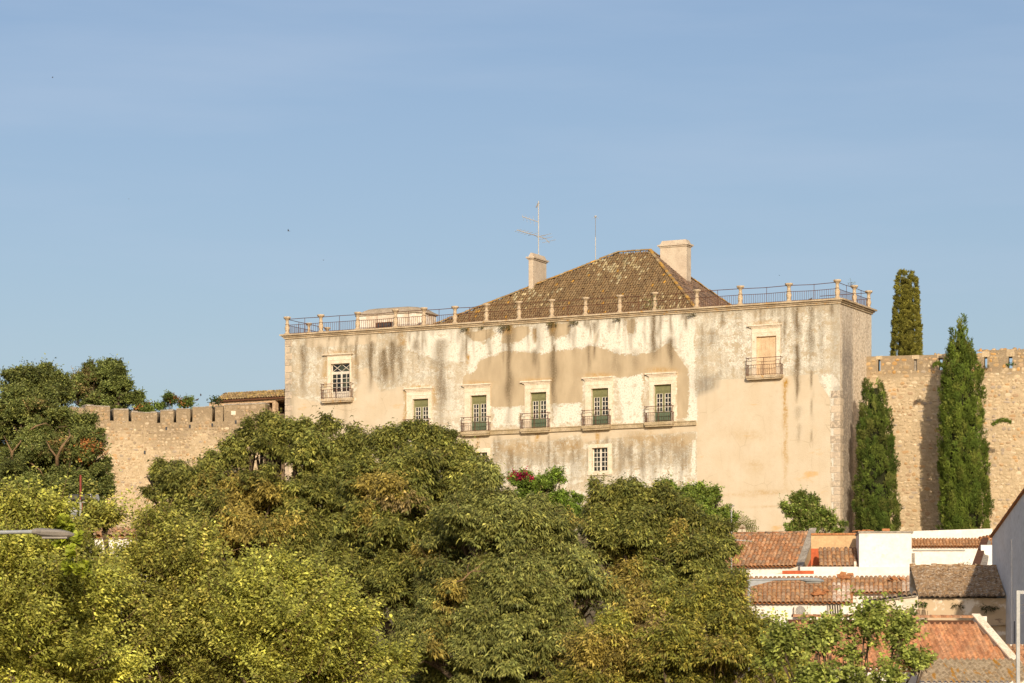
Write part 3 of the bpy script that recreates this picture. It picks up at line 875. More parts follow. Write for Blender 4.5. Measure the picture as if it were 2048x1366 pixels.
# terrace posts and the rails between them
POST_ME = None
def post_mesh():
    prof = [(.225, 0), (.225, .09), (.165, .13), (.12, .22), (.155, .36), (.185, .50), (.165, .62), (.105, .74), (.155, .80), (.12, .86), (.105, 1.06), (.14, 1.16), (.235, 1.25), (.265, 1.30), (.265, 1.38)]
    m = MB(); m.lathe((0, 0, 0), prof, 8)
    return m.mesh('post')
def terrace():
    pm = post_mesh()
    pm.materials.append(MAT['post_stone'])
    fx = [574.5, 642, 715, 791, 847.5, 910, 973, 1038.5, 1104, 1171, 1239.5, 1309, 1393.5, 1480.5, 1578, 1675]
    wy = 0.12
    P = [(PF.u(x, wy), wy) for x in fx]
    side = [(-0.13, PF.depth_at(x, -0.13)) for x in (1709, 1737)]
    left = [(UL + .2, PF.depth_at(x, UL + .2)) for x in (618, 655)]
    for i, q in enumerate(P + side + left):
        o = link('post', pm, palace)
        o.location = (q[0], q[1], ZT)
        s = 1.0 if i < 18 else 0.93
        o.scale = (s * 1.12, s * 1.12, s * (random.uniform(.97, 1.04)))
        o.rotation_euler = (random.uniform(-.02, .02), random.uniform(-.025, .025), random.uniform(0, .8))
    runs = [(P[i], P[i + 1]) for i in range(len(P) - 1)] + [(P[-1], side[0]), (side[0], side[1]), (P[0], left[0]), (left[0], left[1]), (side[1], (-4.0, SIDE - .2))]
    for a, b in runs:
        m = MB()
        A = Vector((a[0], a[1], 0)); B = Vector((b[0], b[1], 0))
        L = (B - A).length
        sag = random.uniform(-.03, .03)
        for z, r in ((ZT + 1.22, .024), (ZT + .76, .02), (ZT + .10, .018)):
            m.tube([(A.x, A.y, z), ((A.x + B.x) / 2, (A.y + B.y) / 2, z - .02 + sag * (z - ZT)), (B.x, B.y, z)], r, 4)
        nb = max(4, int(L / 0.17))
        bar_panel(m, A, B, nb, ZT + .1, ZT + .76, .0135)
        mid = A.lerp(B, .5 + random.uniform(-.05, .05))
        m.tube([(mid.x, mid.y, ZT), (mid.x, mid.y, ZT + 1.21)], .02, 4)
        m.build('terrace_railing', 'rusty_iron', palace)
terrace()

# ------------------------------------------------------------------ tiles
def barrel_np(length, r0, r1, seg=3):
    """one convex clay tile, axis +y up the slope, wider end at y=0"""
    vs = []
    for y, r in ((0, r0), (length, r1)):
        for k in range(seg + 1):
            a = math.pi * k / seg
            vs.append((-r * math.cos(a), y, r * math.sin(a) * 0.85))
    T = []
    n = seg + 1
    for k in range(seg):
        T += [(k, k + 1, n + k + 1), (k, n + k + 1, n + k)]
    return np.array(vs), np.array(T)

def tile_field(org, udir, sdir, poly, pitch, expo, r, colfn, lift=0.0, jit=0.012):
    """joined barrel tiles over a roof plane polygon given in (u,s)"""
    org = np.array(org); ud = np.array(udir); sd_ = np.array(sdir)
    nd = np.cross(ud, sd_)
    poly = np.array(poly)
    u0, u1 = poly[:, 0].min(), poly[:, 0].max(); s0, s1 = poly[:, 1].min(), poly[:, 1].max()
    uu = np.arange(u0 + pitch / 2, u1, pitch); ss = np.arange(s0, s1, expo)
    U, Sg = np.meshgrid(uu, ss)
    U = U.ravel(); Sg = Sg.ravel()
    k = poly_field(U, Sg + expo * .5, poly, 0.01) > 0.5
    U, Sg = U[k], Sg[k]
    bv, bt = barrel_np(expo * 1.12, r, r * .86)
    N = len(U)
    yaw = rng.normal(0, 0.035, N)
    lx = bv[None, :, 0] * np.cos(yaw)[:, None] - bv[None, :, 1] * np.sin(yaw)[:, None] + rng.normal(0, jit, N)[:, None]
    ly = bv[None, :, 1] * np.cos(yaw)[:, None] + bv[None, :, 0] * np.sin(yaw)[:, None] + rng.normal(0, jit * 2, N)[:, None]
    lz = bv[None, :, 2] + lift + 0.022 * (1 - bv[None, :, 1] / expo) + rng.normal(0, jit * .35, N)[:, None]
    A = U[:, None] + lx; B = Sg[:, None] + ly
    V = org + A[..., None] * ud + B[..., None] * sd_ + lz[..., None] * nd
    T = (bt[None] + (np.arange(N) * len(bv))[:, None, None])
    cols = colfn(U, Sg, N)
    return V.reshape(-1, 3), T.reshape(-1, 3), np.repeat(cols, len(bv), axis=0)

def join_np(parts):
    V, T, C = [], [], []
    b = 0
    for v, t, c in parts:
        V.append(v); T.append(t + b); C.append(c); b += len(v)
    return np.concatenate(V), np.concatenate(T), np.concatenate(C)

def pick(cols, n, jitter=0.18):
    cols = np.array(cols)
    c = cols[rng.integers(0, len(cols), n)]
    return c * (1 + rng.normal(0, jitter, (n, 1))).clip(.45, 1.6)

def palace_roof():
    wf = 3.0
    zr = ZC + 0.25
    u_fl, u_fr = PF.u(824, wf), PF.u(1402, wf)
    z_e = (PF.z(824, 668, wf) + PF.z(1402, 632, wf)) / 2
    wb = PF.depth_at(1556, u_fr)
    wm = (wf + wb) / 2
    u_rr, z_r = PF.uz(1300, 502, wm)
    u_rl = PF.u(1236, wm)
    FL, FR = Vector((u_fl, wf, z_e)), Vector((u_fr, wf, z_e))
    BL, BR = Vector((u_fl, wb, z_e)), Vector((u_fr, wb, z_e))
    RL, RR = Vector((u_rl, wm, z_r)), Vector((u_rr, wm, z_r))
    # low drum wall under the eaves
    MB().box(u_fl + .35, u_fr - .35, wf + .35, wb - .35, ZC, z_e).build('attic_wall', 'side_plaster', palace)
    m = MB()
    d = Vector((0, 0, .06))
    m.add([p - d for p in (FL, FR, BR, BL, RL, RR)], [(0, 1, 5, 4), (1, 2, 5), (2, 3, 4, 5), (3, 0, 4), (0, 3, 2, 1)])
    roof = m.build('roof', 'brown_wood', palace)
    def colf(U, Sg, N):
        c = pick([(.34, .23, .115), (.29, .195, .10), (.38, .255, .12), (.40, .29, .15), (.25, .17, .09), (.36, .23, .10)], N, .07) * .86
        c = c * .45 + np.array([.285, .185, .09]) * .42 * (1 + .22 * np.sin(np.round(U / .215) * 7.3)[:, None])
        # yellow lichen drifts
        q = np.sin(U * .45 + 1.2) * np.sin(Sg * .6 + U * .2)
        k = rng.random(N) < np.clip(q * .35 + .02, 0, .35)
        c[k] = pick([(.46, .38, .22), (.42, .33, .17)], k.sum(), .2)
        k = rng.random(N) < 0.015 + 0.10 * (U < 5)
        c[k] = pick([(.46, .25, .05)], k.sum(), .2)
        return c
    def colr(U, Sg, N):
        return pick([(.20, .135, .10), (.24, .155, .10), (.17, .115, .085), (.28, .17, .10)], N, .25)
    def face(A, B, C, D=None, cf=colf):
        ud = (B - A).normalized()
        nd = ud.cross(C - A).normalized()
        sd_ = nd.cross(ud)
        f2 = lambda p: ((p - A).dot(ud), (p - A).dot(sd_))
        poly = [f2(p) for p in ((A, B, C, D) if D is not None else (A, B, C))]
        return tile_field(A, ud, sd_, poly, 0.215, 0.36, 0.092, cf)
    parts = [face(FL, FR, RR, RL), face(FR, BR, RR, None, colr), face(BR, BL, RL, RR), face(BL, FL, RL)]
    V, T, C = join_np(parts)
    o = link('roof_tiles', mesh_np('roof_tiles', V, T, C), roof, 'tile_mass'); o['kind'] = 'stuff'
    # ridge and hip tiles
    rp = []
    for a, b in ((FL, RL), (RL, RR), (RR, FR), (RR, BR), (BL, RL)):
        dv = b - a; L = dv.length; dv.normalize()
        sx = dv.cross(Vector((0, 0, 1))).normalized()
        nn = sx.cross(dv)
        bv, bt = barrel_np(.46, .15, .12, 4)
        k = int(L / .38)
        for i in range(k):
            p = a + dv * (i * L / k) + nn * (.06 + random.uniform(-.015, .03)) + sx * random.uniform(-.02, .02)
            v = np.array(p) + bv[:, :1] * np.array(sx) + bv[:, 1:2] * np.array(dv) + bv[:, 2:3] * np.array(nn)
            c = np.array(random.choice([(.44, .25, .07), (.50, .28, .06), (.36, .24, .11), (.30, .19, .09), (.40, .30, .16)])) * random.uniform(.75, 1.2)
            rp.append((v, bt, np.repeat(c[None], len(bv), 0)))
    V, T, C = join_np(rp)
    o = link('ridge_tiles', mesh_np('ridge_tiles', V, T, C), roof, 'tile_mass'); o['kind'] = 'stuff'
    # chimneys
    def roof_z(u, w):
        zs = []
        def pl(A, B, C):
            n = (B - A).cross(C - A)
            return A.z - (n.x * (u - A.x) + n.y * (w - A.y)) / n.z
        return min(pl(FL, FR, RR), pl(FR, BR, RR), pl(BR, BL, RL), pl(BL, FL, RL))
    def chimney(u0, u1, w0, w1, zt, zcap):
        zl = min(roof_z(a, b) for a in (u0, u1) for b in (w0, w1)) - .5
        c = MB().box(u0, u1, w0, w1, zl, zcap).build('chimney', 'chimney_plaster', palace, bevel=.015)
        m = MB()
        m.box(u0 - .07, u1 + .07, w0 - .07, w1 + .07, zcap + .002, zcap + .10)
        m.box(u0 - .16, u1 + .16, w0 - .16, w1 + .16, zcap + .102, zcap + .22)
        a, b = .02, .12
        m.hexa([(u0 - a, w0 - a, zcap + .222), (u1 + a, w0 - a, zcap + .222), (u1 + a, w1 + a, zcap + .222), (u0 - a, w1 + a, zcap + .222),
                (u0 + b, w0 + b, zt), (u1 - b, w0 + b, zt), (u1 - b, w1 - b, zt), (u0 + b, w1 - b, zt)])
        m.build('chimney_cap', 'chimney_plaster', c)
        return c
    # left chimney: narrow front, long flank; sits where the hip meets it
    def on_roof(xc, yc, w):
        return PF.px(PF.u(xc, w), w, roof_z(PF.u(xc, w), w))[1] - yc
    wl = min(np.arange(wf + .3, wm, .05), key=lambda q: abs(on_roof(1061, 579, q)))
    uA = PF.u(1057, wl); uB = PF.u(1066, wl)
    w2 = PF.depth_at(1093, uB)
    chimney(uA, uB, wl, min(w2, wl + 3.6), PF.z(1062, 505, wl), PF.z(1062, 519, wl))
    # right chimney: broad front, on the right hip
    wr = min(np.arange(wf + 1.0, wm + .5, .05), key=lambda q: abs(on_roof(1372, 562, q)))
    uC, uD = PF.u(1320, wr), PF.u(1373, wr)
    chimney(uC, uD, wr, wr + 0.9, PF.z(1345, 480, wr), PF.z(1345, 494, wr))
    return dict(wl=wl, uA=uA, uB=uB, w2=min(w2, wl + 3.6), roof_z=roof_z, wm=wm)
PR = palace_roof()

# plants rooted in the cornice are added with the vegetation further down

def pf_world(u, w_, z):
    return Vector((PF.o.x + u * PF.T.x + w_ * PF.I.x, PF.o.y + u * PF.T.y + w_ * PF.I.y, PF.o.z + z))

def roof_hut():
    wh = 1.9
    u0, u1 = PF.u(713, wh), PF.u(843, wh)
    w1 = wh + 3.0
    z0 = ZC + .05
    zt = PF.z(780, 627, wh)
    p = pf_world((u0 + u1) / 2, (wh + w1) / 2, z0)
    hut = thing('rooftop_hut', p, 'small whitewashed hut with shallow domed roof on the palace terrace', 'hut', None, -PF.yaw)
    a, b, c = (u1 - u0) / 2, (w1 - wh) / 2, 0.55
    h = zt - z0
    plan = [(-a + c * .3, -b), (a - c, -b), (a, -b + c), (a, b - c), (a - c, b), (-a + c, b), (-a, b - c), (-a, -b + c * .3)]
    m = MB()
    n8 = len(plan)
    m.add([(x, y, 0) for x, y in plan] + [(x, y, h) for x, y in plan], [(i, (i + 1) % n8, n8 + (i + 1) % n8, n8 + i) for i in range(n8)] + [tuple(range(n8 - 1, -1, -1)), tuple(range(n8, 2 * n8))])
    m.build('wall', 'limewash_worn', hut)
    m = MB()
    rings = [(1.06, h - .06), (1.06, h + .04), (.96, h + .16), (.86, h + .34), (.74, h + .48), (.55, h + .56), (.3, h + .60)]
    vs = [(x * s, y * s, z) for s, z in rings for x, y in plan]
    fs = [(r * n8 + i, r * n8 + (i + 1) % n8, (r + 1) * n8 + (i + 1) % n8, (r + 1) * n8 + i) for r in range(len(rings) - 1) for i in range(n8)]
    fs += [tuple(range((len(rings) - 1) * n8, len(rings) * n8)), tuple(range(n8 - 1, -1, -1))]
    m.add(vs, fs)
    m.build('roof', 'flat_grey_roof', hut)
    um = (u0 + u1) / 2
    x0, x1 = PF.u(753, wh) - um, PF.u(783, wh) - um
    zz0, zz1 = .05, PF.z(768, 645, wh) - z0
    wn_ = MB().box(x0, x1, -b - .012, -b + .03, zz0, zz1).build('window', 'dark_metal', hut)
    m = MB()
    for k in range(5):
        x = x0 + (x1 - x0) * k / 4
        m.box(x - .03, x + .03, -b - .05, -b - .015, zz0, zz1)
    for k in range(3):
        z = zz0 + (zz1 - zz0) * k / 2
        m.box(x0, x1, -b - .048, -b - .017, z - .025, z + .025)
    m.build('frame', 'brown_wood', wn_)
roof_hut()

def antennas():
    # television aerial on the left chimney
    zt = PF.z(1077, 518, PR['wl'] + 1.2)
    um = (PR['uA'] + PR['uB']) / 2
    wq = PF.depth_at(1077, um)
    p = pf_world(um, wq, 0); 
    s = p.y / F
    zz = lambda y: CAMZ + (HY - y) * s
    a = thing('television_aerial', (p.x, p.y, zz(512)), 'tall television aerial with two yagi booms on the narrow chimney', 'aerial')
    z = lambda y: zz(y) - zz(512)
    X = lambda x: (x - 1077) * s
    MB().tube([(0, 0, -.05), (0, 0, z(402))], .042, 6).build('mast', 'aluminium', a)
    m = MB()
    m.tube([(X(1034), -.6, z(462)), (X(1090), .25, z(476)), (X(1099), .4, z(484))], .034, 4)
    for x, y, l in [(1036, 462.5, .35), (1043, 464, .4), (1050, 466, .42), (1057, 468, .45), (1066, 470, .5), (1083, 474, .5), (1088, 472, .75), (1092, 478, .7), (1098, 484, .7)]:
        cx, cz = X(x), z(y)
        m.tube([(cx - l * .75, -.2 + l * .6, cz - .02), (cx + l * .75, -.2 - l * .6, cz + .08)], .016, 4)
    m.build('lower_boom', 'aluminium', a)
    m = MB()
    m.tube([(X(1044), -.5, z(435)), (0, 0, z(444))], .032, 4)
    for x, y, l in [(1046, 435.5, .25), (1053, 437.5, .28), (1060, 440, .3), (1068, 442, .4)]:
        m.tube([(X(x) + .06, 0, z(y) - l), (X(x) - .06, 0, z(y) + l)], .011, 4)
    m.build('upper_boom', 'aluminium', a)
    m = MB()
    m.tube([(0, 0, z(407)), (X(1072), .0, z(415))], .05, 6)
    m.tube([(-.12, 0, z(408)), (.1, 0, z(406))], .03, 5)
    m.build('amplifier', 'warm_grey_metal', a)
    # slim mast behind the roof slope
    wq = PR['wm']
    u = PF.u(1191, wq)
    p = pf_world(u, wq, 0); s2 = p.y / F
    zb = PF.o.z + PR['roof_z'](u, wq) - .1
    b = thing('lightning_rod', (p.x, p.y, zb), 'slim lone rod rising from the roof slope between the chimneys', 'rod')
    zt = CAMZ + (HY - 434) * s2 - zb
    MB().tube([(0, 0, 0), (0, 0, zt * .6)], .034, 6).build('mast', 'aluminium', b)
    MB().tube([(0, 0, zt * .6), (0, 0, zt)], .02, 6).build('rod', 'warm_grey_metal', b)
    m = MB().lathe((0, 0, zt - .03), [(.03, 0), (.10, .06), (.10, .12), (.03, .15)], 8)
    for k in range(4):
        a_ = math.pi * k / 2 + .4
        m.tube([(0, 0, zt - .02), (.28 * math.cos(a_), .28 * math.sin(a_), zt - .1)], .01, 4)
    m.build('tip', 'aluminium', b)
antennas()

# ------------------------------------------------------------------ rubble curtain walls
def stone_variant(k):
    r = np.random.default_rng(100 + k)
    n = 7
    a = 2 * np.pi * (np.arange(n) + r.uniform(-.25, .25, n)) / n
    rad = r.uniform(.78, 1.05, n)
    q = np.maximum(np.abs(np.cos(a)), np.abs(np.sin(a))) ** -.45
    x, z = np.cos(a) * rad * q * .5, np.sin(a) * rad * q * .5
    V = [(x[i], .25, z[i]) for i in range(n)] + [(x[i] * .82, -.75 + r.uniform(-.2, .2), z[i] * .82) for i in range(n)] + [(0, -1.0, 0)]
    T = []
    for i in range(n):
        j = (i + 1) % n
        T += [(i, j, n + j), (i, n + j, n + i), (n + i, n + j, 2 * n)]
    return np.array(V, float), np.array(T)
SV = [stone_variant(k) for k in range(10)]
SM = []
for k, (v, t) in enumerate(SV):
    me = mesh_np('stone', v, t); me.materials.append(MAT['stone_single']); SM.append(me)

PAL_STONE = [(.58, .46, .29)] * 9 + [(.51, .40, .25)] * 6 + [(.65, .54, .37)] * 3 + [(.50, .31, .14)] * 2 + [(.37, .31, .24)] * 3 + [(.42, .29, .17)] * 2

def rubble(parent, mat4, fr, u0, u1, z0, z1, inside, colf, row=.29, big=300, visible=None, depth=.045):
    st = []
    z = z0
    while z < z1:
        h = row * random.uniform(.75, 1.25)
        u = u0 + random.uniform(0, .4)
        while u < u1:
            sw = random.choice([.24, .3, .36, .44, .52]) * random.uniform(.85, 1.2) * row / .29
            if random.random() < .80 and inside(u + sw / 2, z + h / 2, sw / 2, h / 2):
                st.append((u + sw / 2, z + h / 2 + random.uniform(-.05, .05), sw * .96, h * random.uniform(.75, 1.02)))
            u += sw * random.uniform(.98, 1.3)
        z += h * .98
    st.sort(key=lambda s: -s[2] * s[3] * (1 if visible is None or visible(s[0], s[1]) else .05))
    for s in st[:big]:
        o = link('stone', random.choice(SM), parent)
        d = depth * random.uniform(.5, 1.3)
        loc = Matrix.Translation((s[0], -.005, s[1])) @ Matrix.Rotation(random.uniform(-.15, .15), 4, 'Y') @ Matrix.Diagonal((s[2], d, s[3], 1))
        o.matrix_local = mat4 @ loc
        c = colf(s[0], s[1]); o.color = (*c, 1)
    parts = []
    for s in st[big:]:
        v, t = random.choice(SV)
        a = random.uniform(-.15, .15)
        d = depth * random.uniform(.4, 1.2)
        x = v[:, 0] * s[2]; zz = v[:, 2] * s[3]
        vv = np.stack([s[0] + x * math.cos(a) + zz * math.sin(a), v[:, 1] * d - .005, s[1] - x * math.sin(a) + zz * math.cos(a)], -1)
        parts.append((vv, t, np.repeat(np.array(colf(s[0], s[1]))[None], len(v), 0)))
    if parts:
        V, T, C = join_np(parts)
        o = link('rubble_stones', mesh_np('rubble_stones', V, T, C), parent, 'stone_mass')
        o.matrix_local = mat4
        o['kind'] = 'stuff'

def wall_core(parent, mat4, name, boxes, greyf, t=1.1):
    """boxes (u0,u1,z0,z1) of one wall; the front is a fine grid so that lichen can be painted"""
    V, T, G = [], [], []
    b = 0
    for (a, c, z0, z1) in boxes:
        nu = max(1, int((c - a) / .35)); nz = max(1, int((z1 - z0) / .35))
        U, Z = np.meshgrid(np.linspace(a, c, nu + 1), np.linspace(z0, z1, nz + 1))
        v = np.stack([U, np.zeros_like(U), Z], -1).reshape(-1, 3)
        i, j = np.meshgrid(np.arange(nu), np.arange(nz))
        k = (j * (nu + 1) + i).ravel()
        T.append(np.concatenate([np.stack([k, k + 1, k + nu + 2], -1), np.stack([k, k + nu + 2, k + nu + 1], -1)]) + b)
        V.append(v); b += len(v)
        w = np.array([(a, 0, z0), (c, 0, z0), (c, t, z0), (a, t, z0), (a, 0, z1), (c, 0, z1), (c, t, z1), (a, t, z1)])
        tt = []
        for q in [(4, 5, 6, 7), (1, 2, 6, 5), (2, 3, 7, 6), (3, 0, 4, 7), (0, 3, 2, 1)]:
            tt += [(q[0], q[1], q[2]), (q[0], q[2], q[3])]
        V.append(w); T.append(np.array(tt) + b); b += 8
    V = np.concatenate(V); T = np.concatenate(T)
    me = mesh_np(name, V, T)
    at = me.attributes.new('grey', 'FLOAT', 'POINT')
    at.data.foreach_set('value', np.array([greyf(p[0], p[2]) for p in V], dtype=np.float32))
    o = link(name, me, parent, 'mortar'); o.matrix_local = mat4
    return o

def tinted(c, k): return tuple(max(0, x * k) for x in c)

def right_wall():
    fr = Frame(1730, 230.0, 12.3, 17.8)
    t = fr.thing('curtain_wall', 'tan rubble castle wall pierced by narrow loopholes, standing behind the tall cypresses', 'castle wall', 'rubble curtain walls of the castle')
    I = Matrix.Identity(4)
    u0, u1 = 0.0, fr.u(2180)
    zs = lambda x, y: fr.z(x, y)
    zw = zs(1800, 742)
    zt = zs(1800, 713)
    # loophole: x centre, half width px, bottom y, top y (None = open to the sky)
    L = [(1758.5, 2.2, 738, 719), (1831, 3, 737, 718), (1881.5, 3.6, 737, 716), (1971.5, 3.0, 733, 714), (2021, 3.8, 731, 713), (2085, 3.2, 730, 714), (2150, 3, 730, 712)]
    boxes = [(u0, u1, 0, zw)]
    edges = [u0]
    holes = []
    for x, hw, yb, yt in L:
        a, b = fr.u(x - hw), fr.u(x + hw)
        edges += [a, b]
        holes.append((a, b, zs(x, yb), zs(x, yt)))
    edges.append(u1)
    mer = [(edges[i], edges[i + 1]) for i in range(0, len(edges), 2)]
    tops = []
    def greyf(u, z):
        return float(np.clip((z - zw + .9) / .9, 0, 1)) * .9 + .12
    core = wall_core(t, I, 'wall', boxes, greyf)
    for i, (a, b) in enumerate(mer):
        top = zt + (0.06 if a < 4 else 0.28 if a > 7 else .05) + .02 * random.random()
        tops.append(top)
        wall_core(t, I, 'merlon', [(a, b, zw + .002, top)], greyf)
    for i, (a, b, z0, z1) in enumerate(holes):
        top = (tops[i] + tops[i + 1]) / 2 - .03
        m = MB().box(a - .15, b + .15, -.02, 1.09, z1, top + .04 + .06 * random.random())
        m.build('lintel', 'mortar', t)
        if i == 1:     # choked with weeds and mortar
            MB().box(a, b, .25, .9, zw, z1).build('blocking', 'grey_mortar', t)
    def inside(u, z, hu, hz):
        if z - hz < 0 or u - hu < u0 or u + hu > u1: return False
        if z + hz > zt + (.3 if u > 8 else .06): return False
        return not any(u + hu > a and u - hu < b and z + hz > z0 - .05 for a, b, z0, z1 in holes)
    def colf(u, z):
        c = random.choice(PAL_STONE)
        if z > zw - .3 and random.random() < .6:
            c = random.choice([(.40, .28, .14), (.34, .25, .14), (.46, .30, .13), (.50, .27, .07)])
        return tinted(c, random.uniform(.82, 1.12))
    vis = lambda u, z: fr.px(u, 0, z)[0] < 2060 and z > 1.0
    rubble(t, I, fr, u0, u1, 0.2, zt + .4, inside, colf, .275, 300, vis)
    # loose capping stones on the ragged right-hand top
    for k in range(46):
        u = random.uniform(fr.u(1862), fr.u(2100))
        o = link('stone', random.choice(SM), t)
        top = zt + (.28 if u > 7 else .06)
        s = random.uniform(.2, .42)
        o.matrix_local = Matrix.Translation((u, random.uniform(.1, .8), top + .02)) @ Matrix.Rotation(R(-90) + random.uniform(-.2, .2), 4, 'X') @ Matrix.Diagonal((s, random.uniform(.08, .2), s * .8, 1))
        o.color = (*tinted(random.choice([(.46, .30, .13), (.50, .26, .07), (.38, .27, .15), (.56, .41, .25)]), random.uniform(.8, 1.1)), 1)
    return fr
RW = right_wall()

def left_wall():
    fa = Frame(577, 243.5, 14.0, 15.5)
    t = fa.thing('curtain_wall', 'crenellated rubble castle wall topped by square grey merlons, abutting the palace corner', 'castle wall', 'rubble curtain walls of the castle')
    I = Matrix.Identity(4)
    ua = fa.u(288)
    x_c = fa.o.x + ua * fa.T.x; y_c = fa.o.y + ua * fa.T.y
    fb = Frame(CX + x_c / y_c * F, y_c, -24.0, 15.5)
    Ma = Matrix.Translation(fa.o) @ Matrix.Rotation(-fa.yaw, 4, 'Z')
    Mb = Matrix.Translation(fb.o) @ Matrix.Rotation(-fb.yaw, 4, 'Z')
    Mrel = Ma.inverted() @ Mb
    sects = []
    # (frame, matrix, u range, walk level, merlons as px x0,x1,y top)
    sects.append((fa, I, ua, fa.u(530), fa.z(430, 843), [(288, 314, 826), (320.5, 347, 822), (352.5, 380, 818.5), (385, 424, 815), (430, 446, 813), (448, 530, 809)]))
    sects.append((fb, Mrel, fb.u(100), 0.0, fb.z(240, 842), [(140, 169, 816), (171, 220, 813), (227.5, 257, 820), (263, 288, 825)]))
    for si, (fr, M4, u0, u1, zw, mer) in enumerate(sects):
        def greyf(u, z, fr=fr, zw=zw):
            return float(np.clip((z - zw + 2.3 + .8 * math.sin(u * 1.1)) / 2.2, 0, 1)) * .95 + .05
        wall_core(t, M4, 'wall', [(u0, u1, 0, zw)], greyf)
        mz = []
        for k, (x0, x1, y) in enumerate(mer):
            a, b, z = fr.u(x0), fr.u(x1), fr.z((x0 + x1) / 2, y)
            if x0 == 430: zlow = zw + .25
            mz.append((a, b, z))
            wall_core(t, M4, 'merlon', [(a, b, zw + .002, z)], greyf)
            m = MB()
            n_ = max(2, int((b - a) / .5))
            for q in range(n_):
                p0, p1 = a + (b - a) * q / n_, a + (b - a) * (q + 1) / n_
                m.box(p0 + .01, p1 - .01, -.03, 1.13, z + .002, z + .06 + .07 * random.random())
            m.build('capping', 'grey_mortar', t).matrix_local = M4
        def inside(u, z, hu, hz, u0=u0, u1=u1, zw=zw, mz=mz):
            if u - hu < u0 or u + hu > u1: return False
            if z + hz < zw: return z - hz > 0
            return any(u - hu > a and u + hu < b and z + hz < q for a, b, q in mz)
        def colf(u, z, zw=zw):
            k = np.clip((z - zw + 2.4) / 2.4, 0, 1)
            if random.random() < k * .96:
                c = random.choice([(.33, .255, .165), (.28, .22, .145), (.38, .295, .19), (.42, .33, .22), (.37, .25, .13)])
            else:
                c = random.choice(PAL_STONE)
            return tinted(c, random.uniform(.8, 1.1))
        vis = lambda u, z, fr=fr: 200 < fr.px(u, 0, z)[0] < 580 and fr.px(u, 0, z)[1] < 1080
        rubble(t, M4, fr, u0, u1, .2, zw + 1.6, inside, colf, .255, 210 if si == 0 else 90, vis)
    # a squared white block and a few dark putlog holes
    u, z = fa.uz(467, 826)
    o = MB().box(u - .19, u + .19, -.06, .1, z - .16, z + .16).build('stone', 'stone_trim', t, bevel=.02); o['label'] = 'squared white block'
    for x, y in ((425, 850), (472, 844), (521, 838), (333, 857), (380, 853), (290, 905)):
        u, z = fa.uz(x, y)
        MB().box(u - .07, u + .07, -.075, -.03, z - .13, z + .13).build('putlog_hole', 'dark_metal', t)
    return fa, fb
LWF = left_wall()

# house behind the crenellated wall: a strip of eaves
def ruin_house():
    fr = Frame(574, 246.8, 26.5, 16)
    h = fr.thing('outbuilding', 'low stone outbuilding with lichen gold tiles and two openings added for shaded merlons beside the palace corner', 'outbuilding')
    u0, u1 = fr.u(396), -0.05
    ze = fr.z(572, 794)
    ue = fr.u(440)
    ua, uz_ = fr.u(531), fr.u(571.5)
    zo = fr.z(560, 800)
    zo2 = fr.z(538, 805)
    pa, pb = fr.u(545), fr.u(551)
    zs = fr.z(548, 828)
    MB().box(ue, ua, 0, 6, 0, ze - .05).build('wall', 'ruin_wall', h)
    MB().box(ua + .001, u1, 0, .5, zo, ze - .052).box(ua + .001, pa, 0, .5, zo2, zo - .002).box(uz_, u1 - .001, 0, .5, 0, zo - .002).build('lintel', 'ruin_wall', h)  # lintel and openings below it added in place of merlons in shade
    MB().box(pa, pb, -.02, .45, zs, zo - .003).build('added_pier', 'ruin_wall', h)  # added post, stands for the lit gap between the shaded merlons
    MB().box(ua + .001, uz_ - .001, 0.05, .5, 0, zs - .002).build('shade_sill', 'shade_stone', h)  # dark colour stands for the shade on the wall below
    MB().box(ua, u1, 5.5, 6, 0, ze - .055).box(u1 - .3, u1, .5, 5.5, 0, ze - .056).box(ua, u1 - .3, .5, 5.5, ze - .3, ze - .06).build('inner_wall', 'shade_stone', h)
    MB().box(u0 + .4, ue - .01, .1, 1.2, 0, ze - .45).box(u0 + 1.0, ue - .01, .1, 1.2, ze - .448, ze - .1).box(u0, u0 + .39, .1, 1.2, 0, ze - .9).build('broken_wall', 'ruin_wall', h)
    sl = R(24)
    ud = (1, 0, 0); sd_ = (0, math.cos(sl), math.sin(sl))
    uo = fr.u(432)
    def colf(U, Sg, N):
        return pick([(.50, .34, .12), (.44, .31, .14), (.38, .25, .12), (.52, .38, .18)], N, .2)
    V, T, C = tile_field((uo, -.30, ze), ud, sd_, [(0, 0), (u1 - uo, 0), (u1 - uo, 1.7), (0, 1.7)], .25, .36, .105, colf)
    dk = MB().hexa([(uo, -.26, ze - .12), (u1, -.26, ze - .12), (u1, 1.3, ze - .12 + .71), (uo, 1.3, ze - .12 + .71), (uo, -.26, ze - .03), (u1, -.26, ze - .03), (u1, 1.3, ze + .66), (uo, 1.3, ze + .66)]).build('roof', 'brown_wood', h)
    o = link('roof_tiles', mesh_np('roof_tiles', V, T, C), dk, 'tile_mass'); o['kind'] = 'stuff'
    x, z = fr.uz(453, 801)
    MB().box(x - .2, x + .2, -.02, .05, z - .06, z + .06).build('vent', 'dark_metal', h)
mottled('shade_stone', (.24, .17, .10), (.17, .125, .08), 2.5, None, 6, .5, bump=.6)  # dark tone puts shade into the stone around the added openings
mottled('ruin_wall', (.62, .45, .28), (.52, .36, .21), 2.5, (.36, .25, .15), 6, .5, bump=.8)
ruin_house()

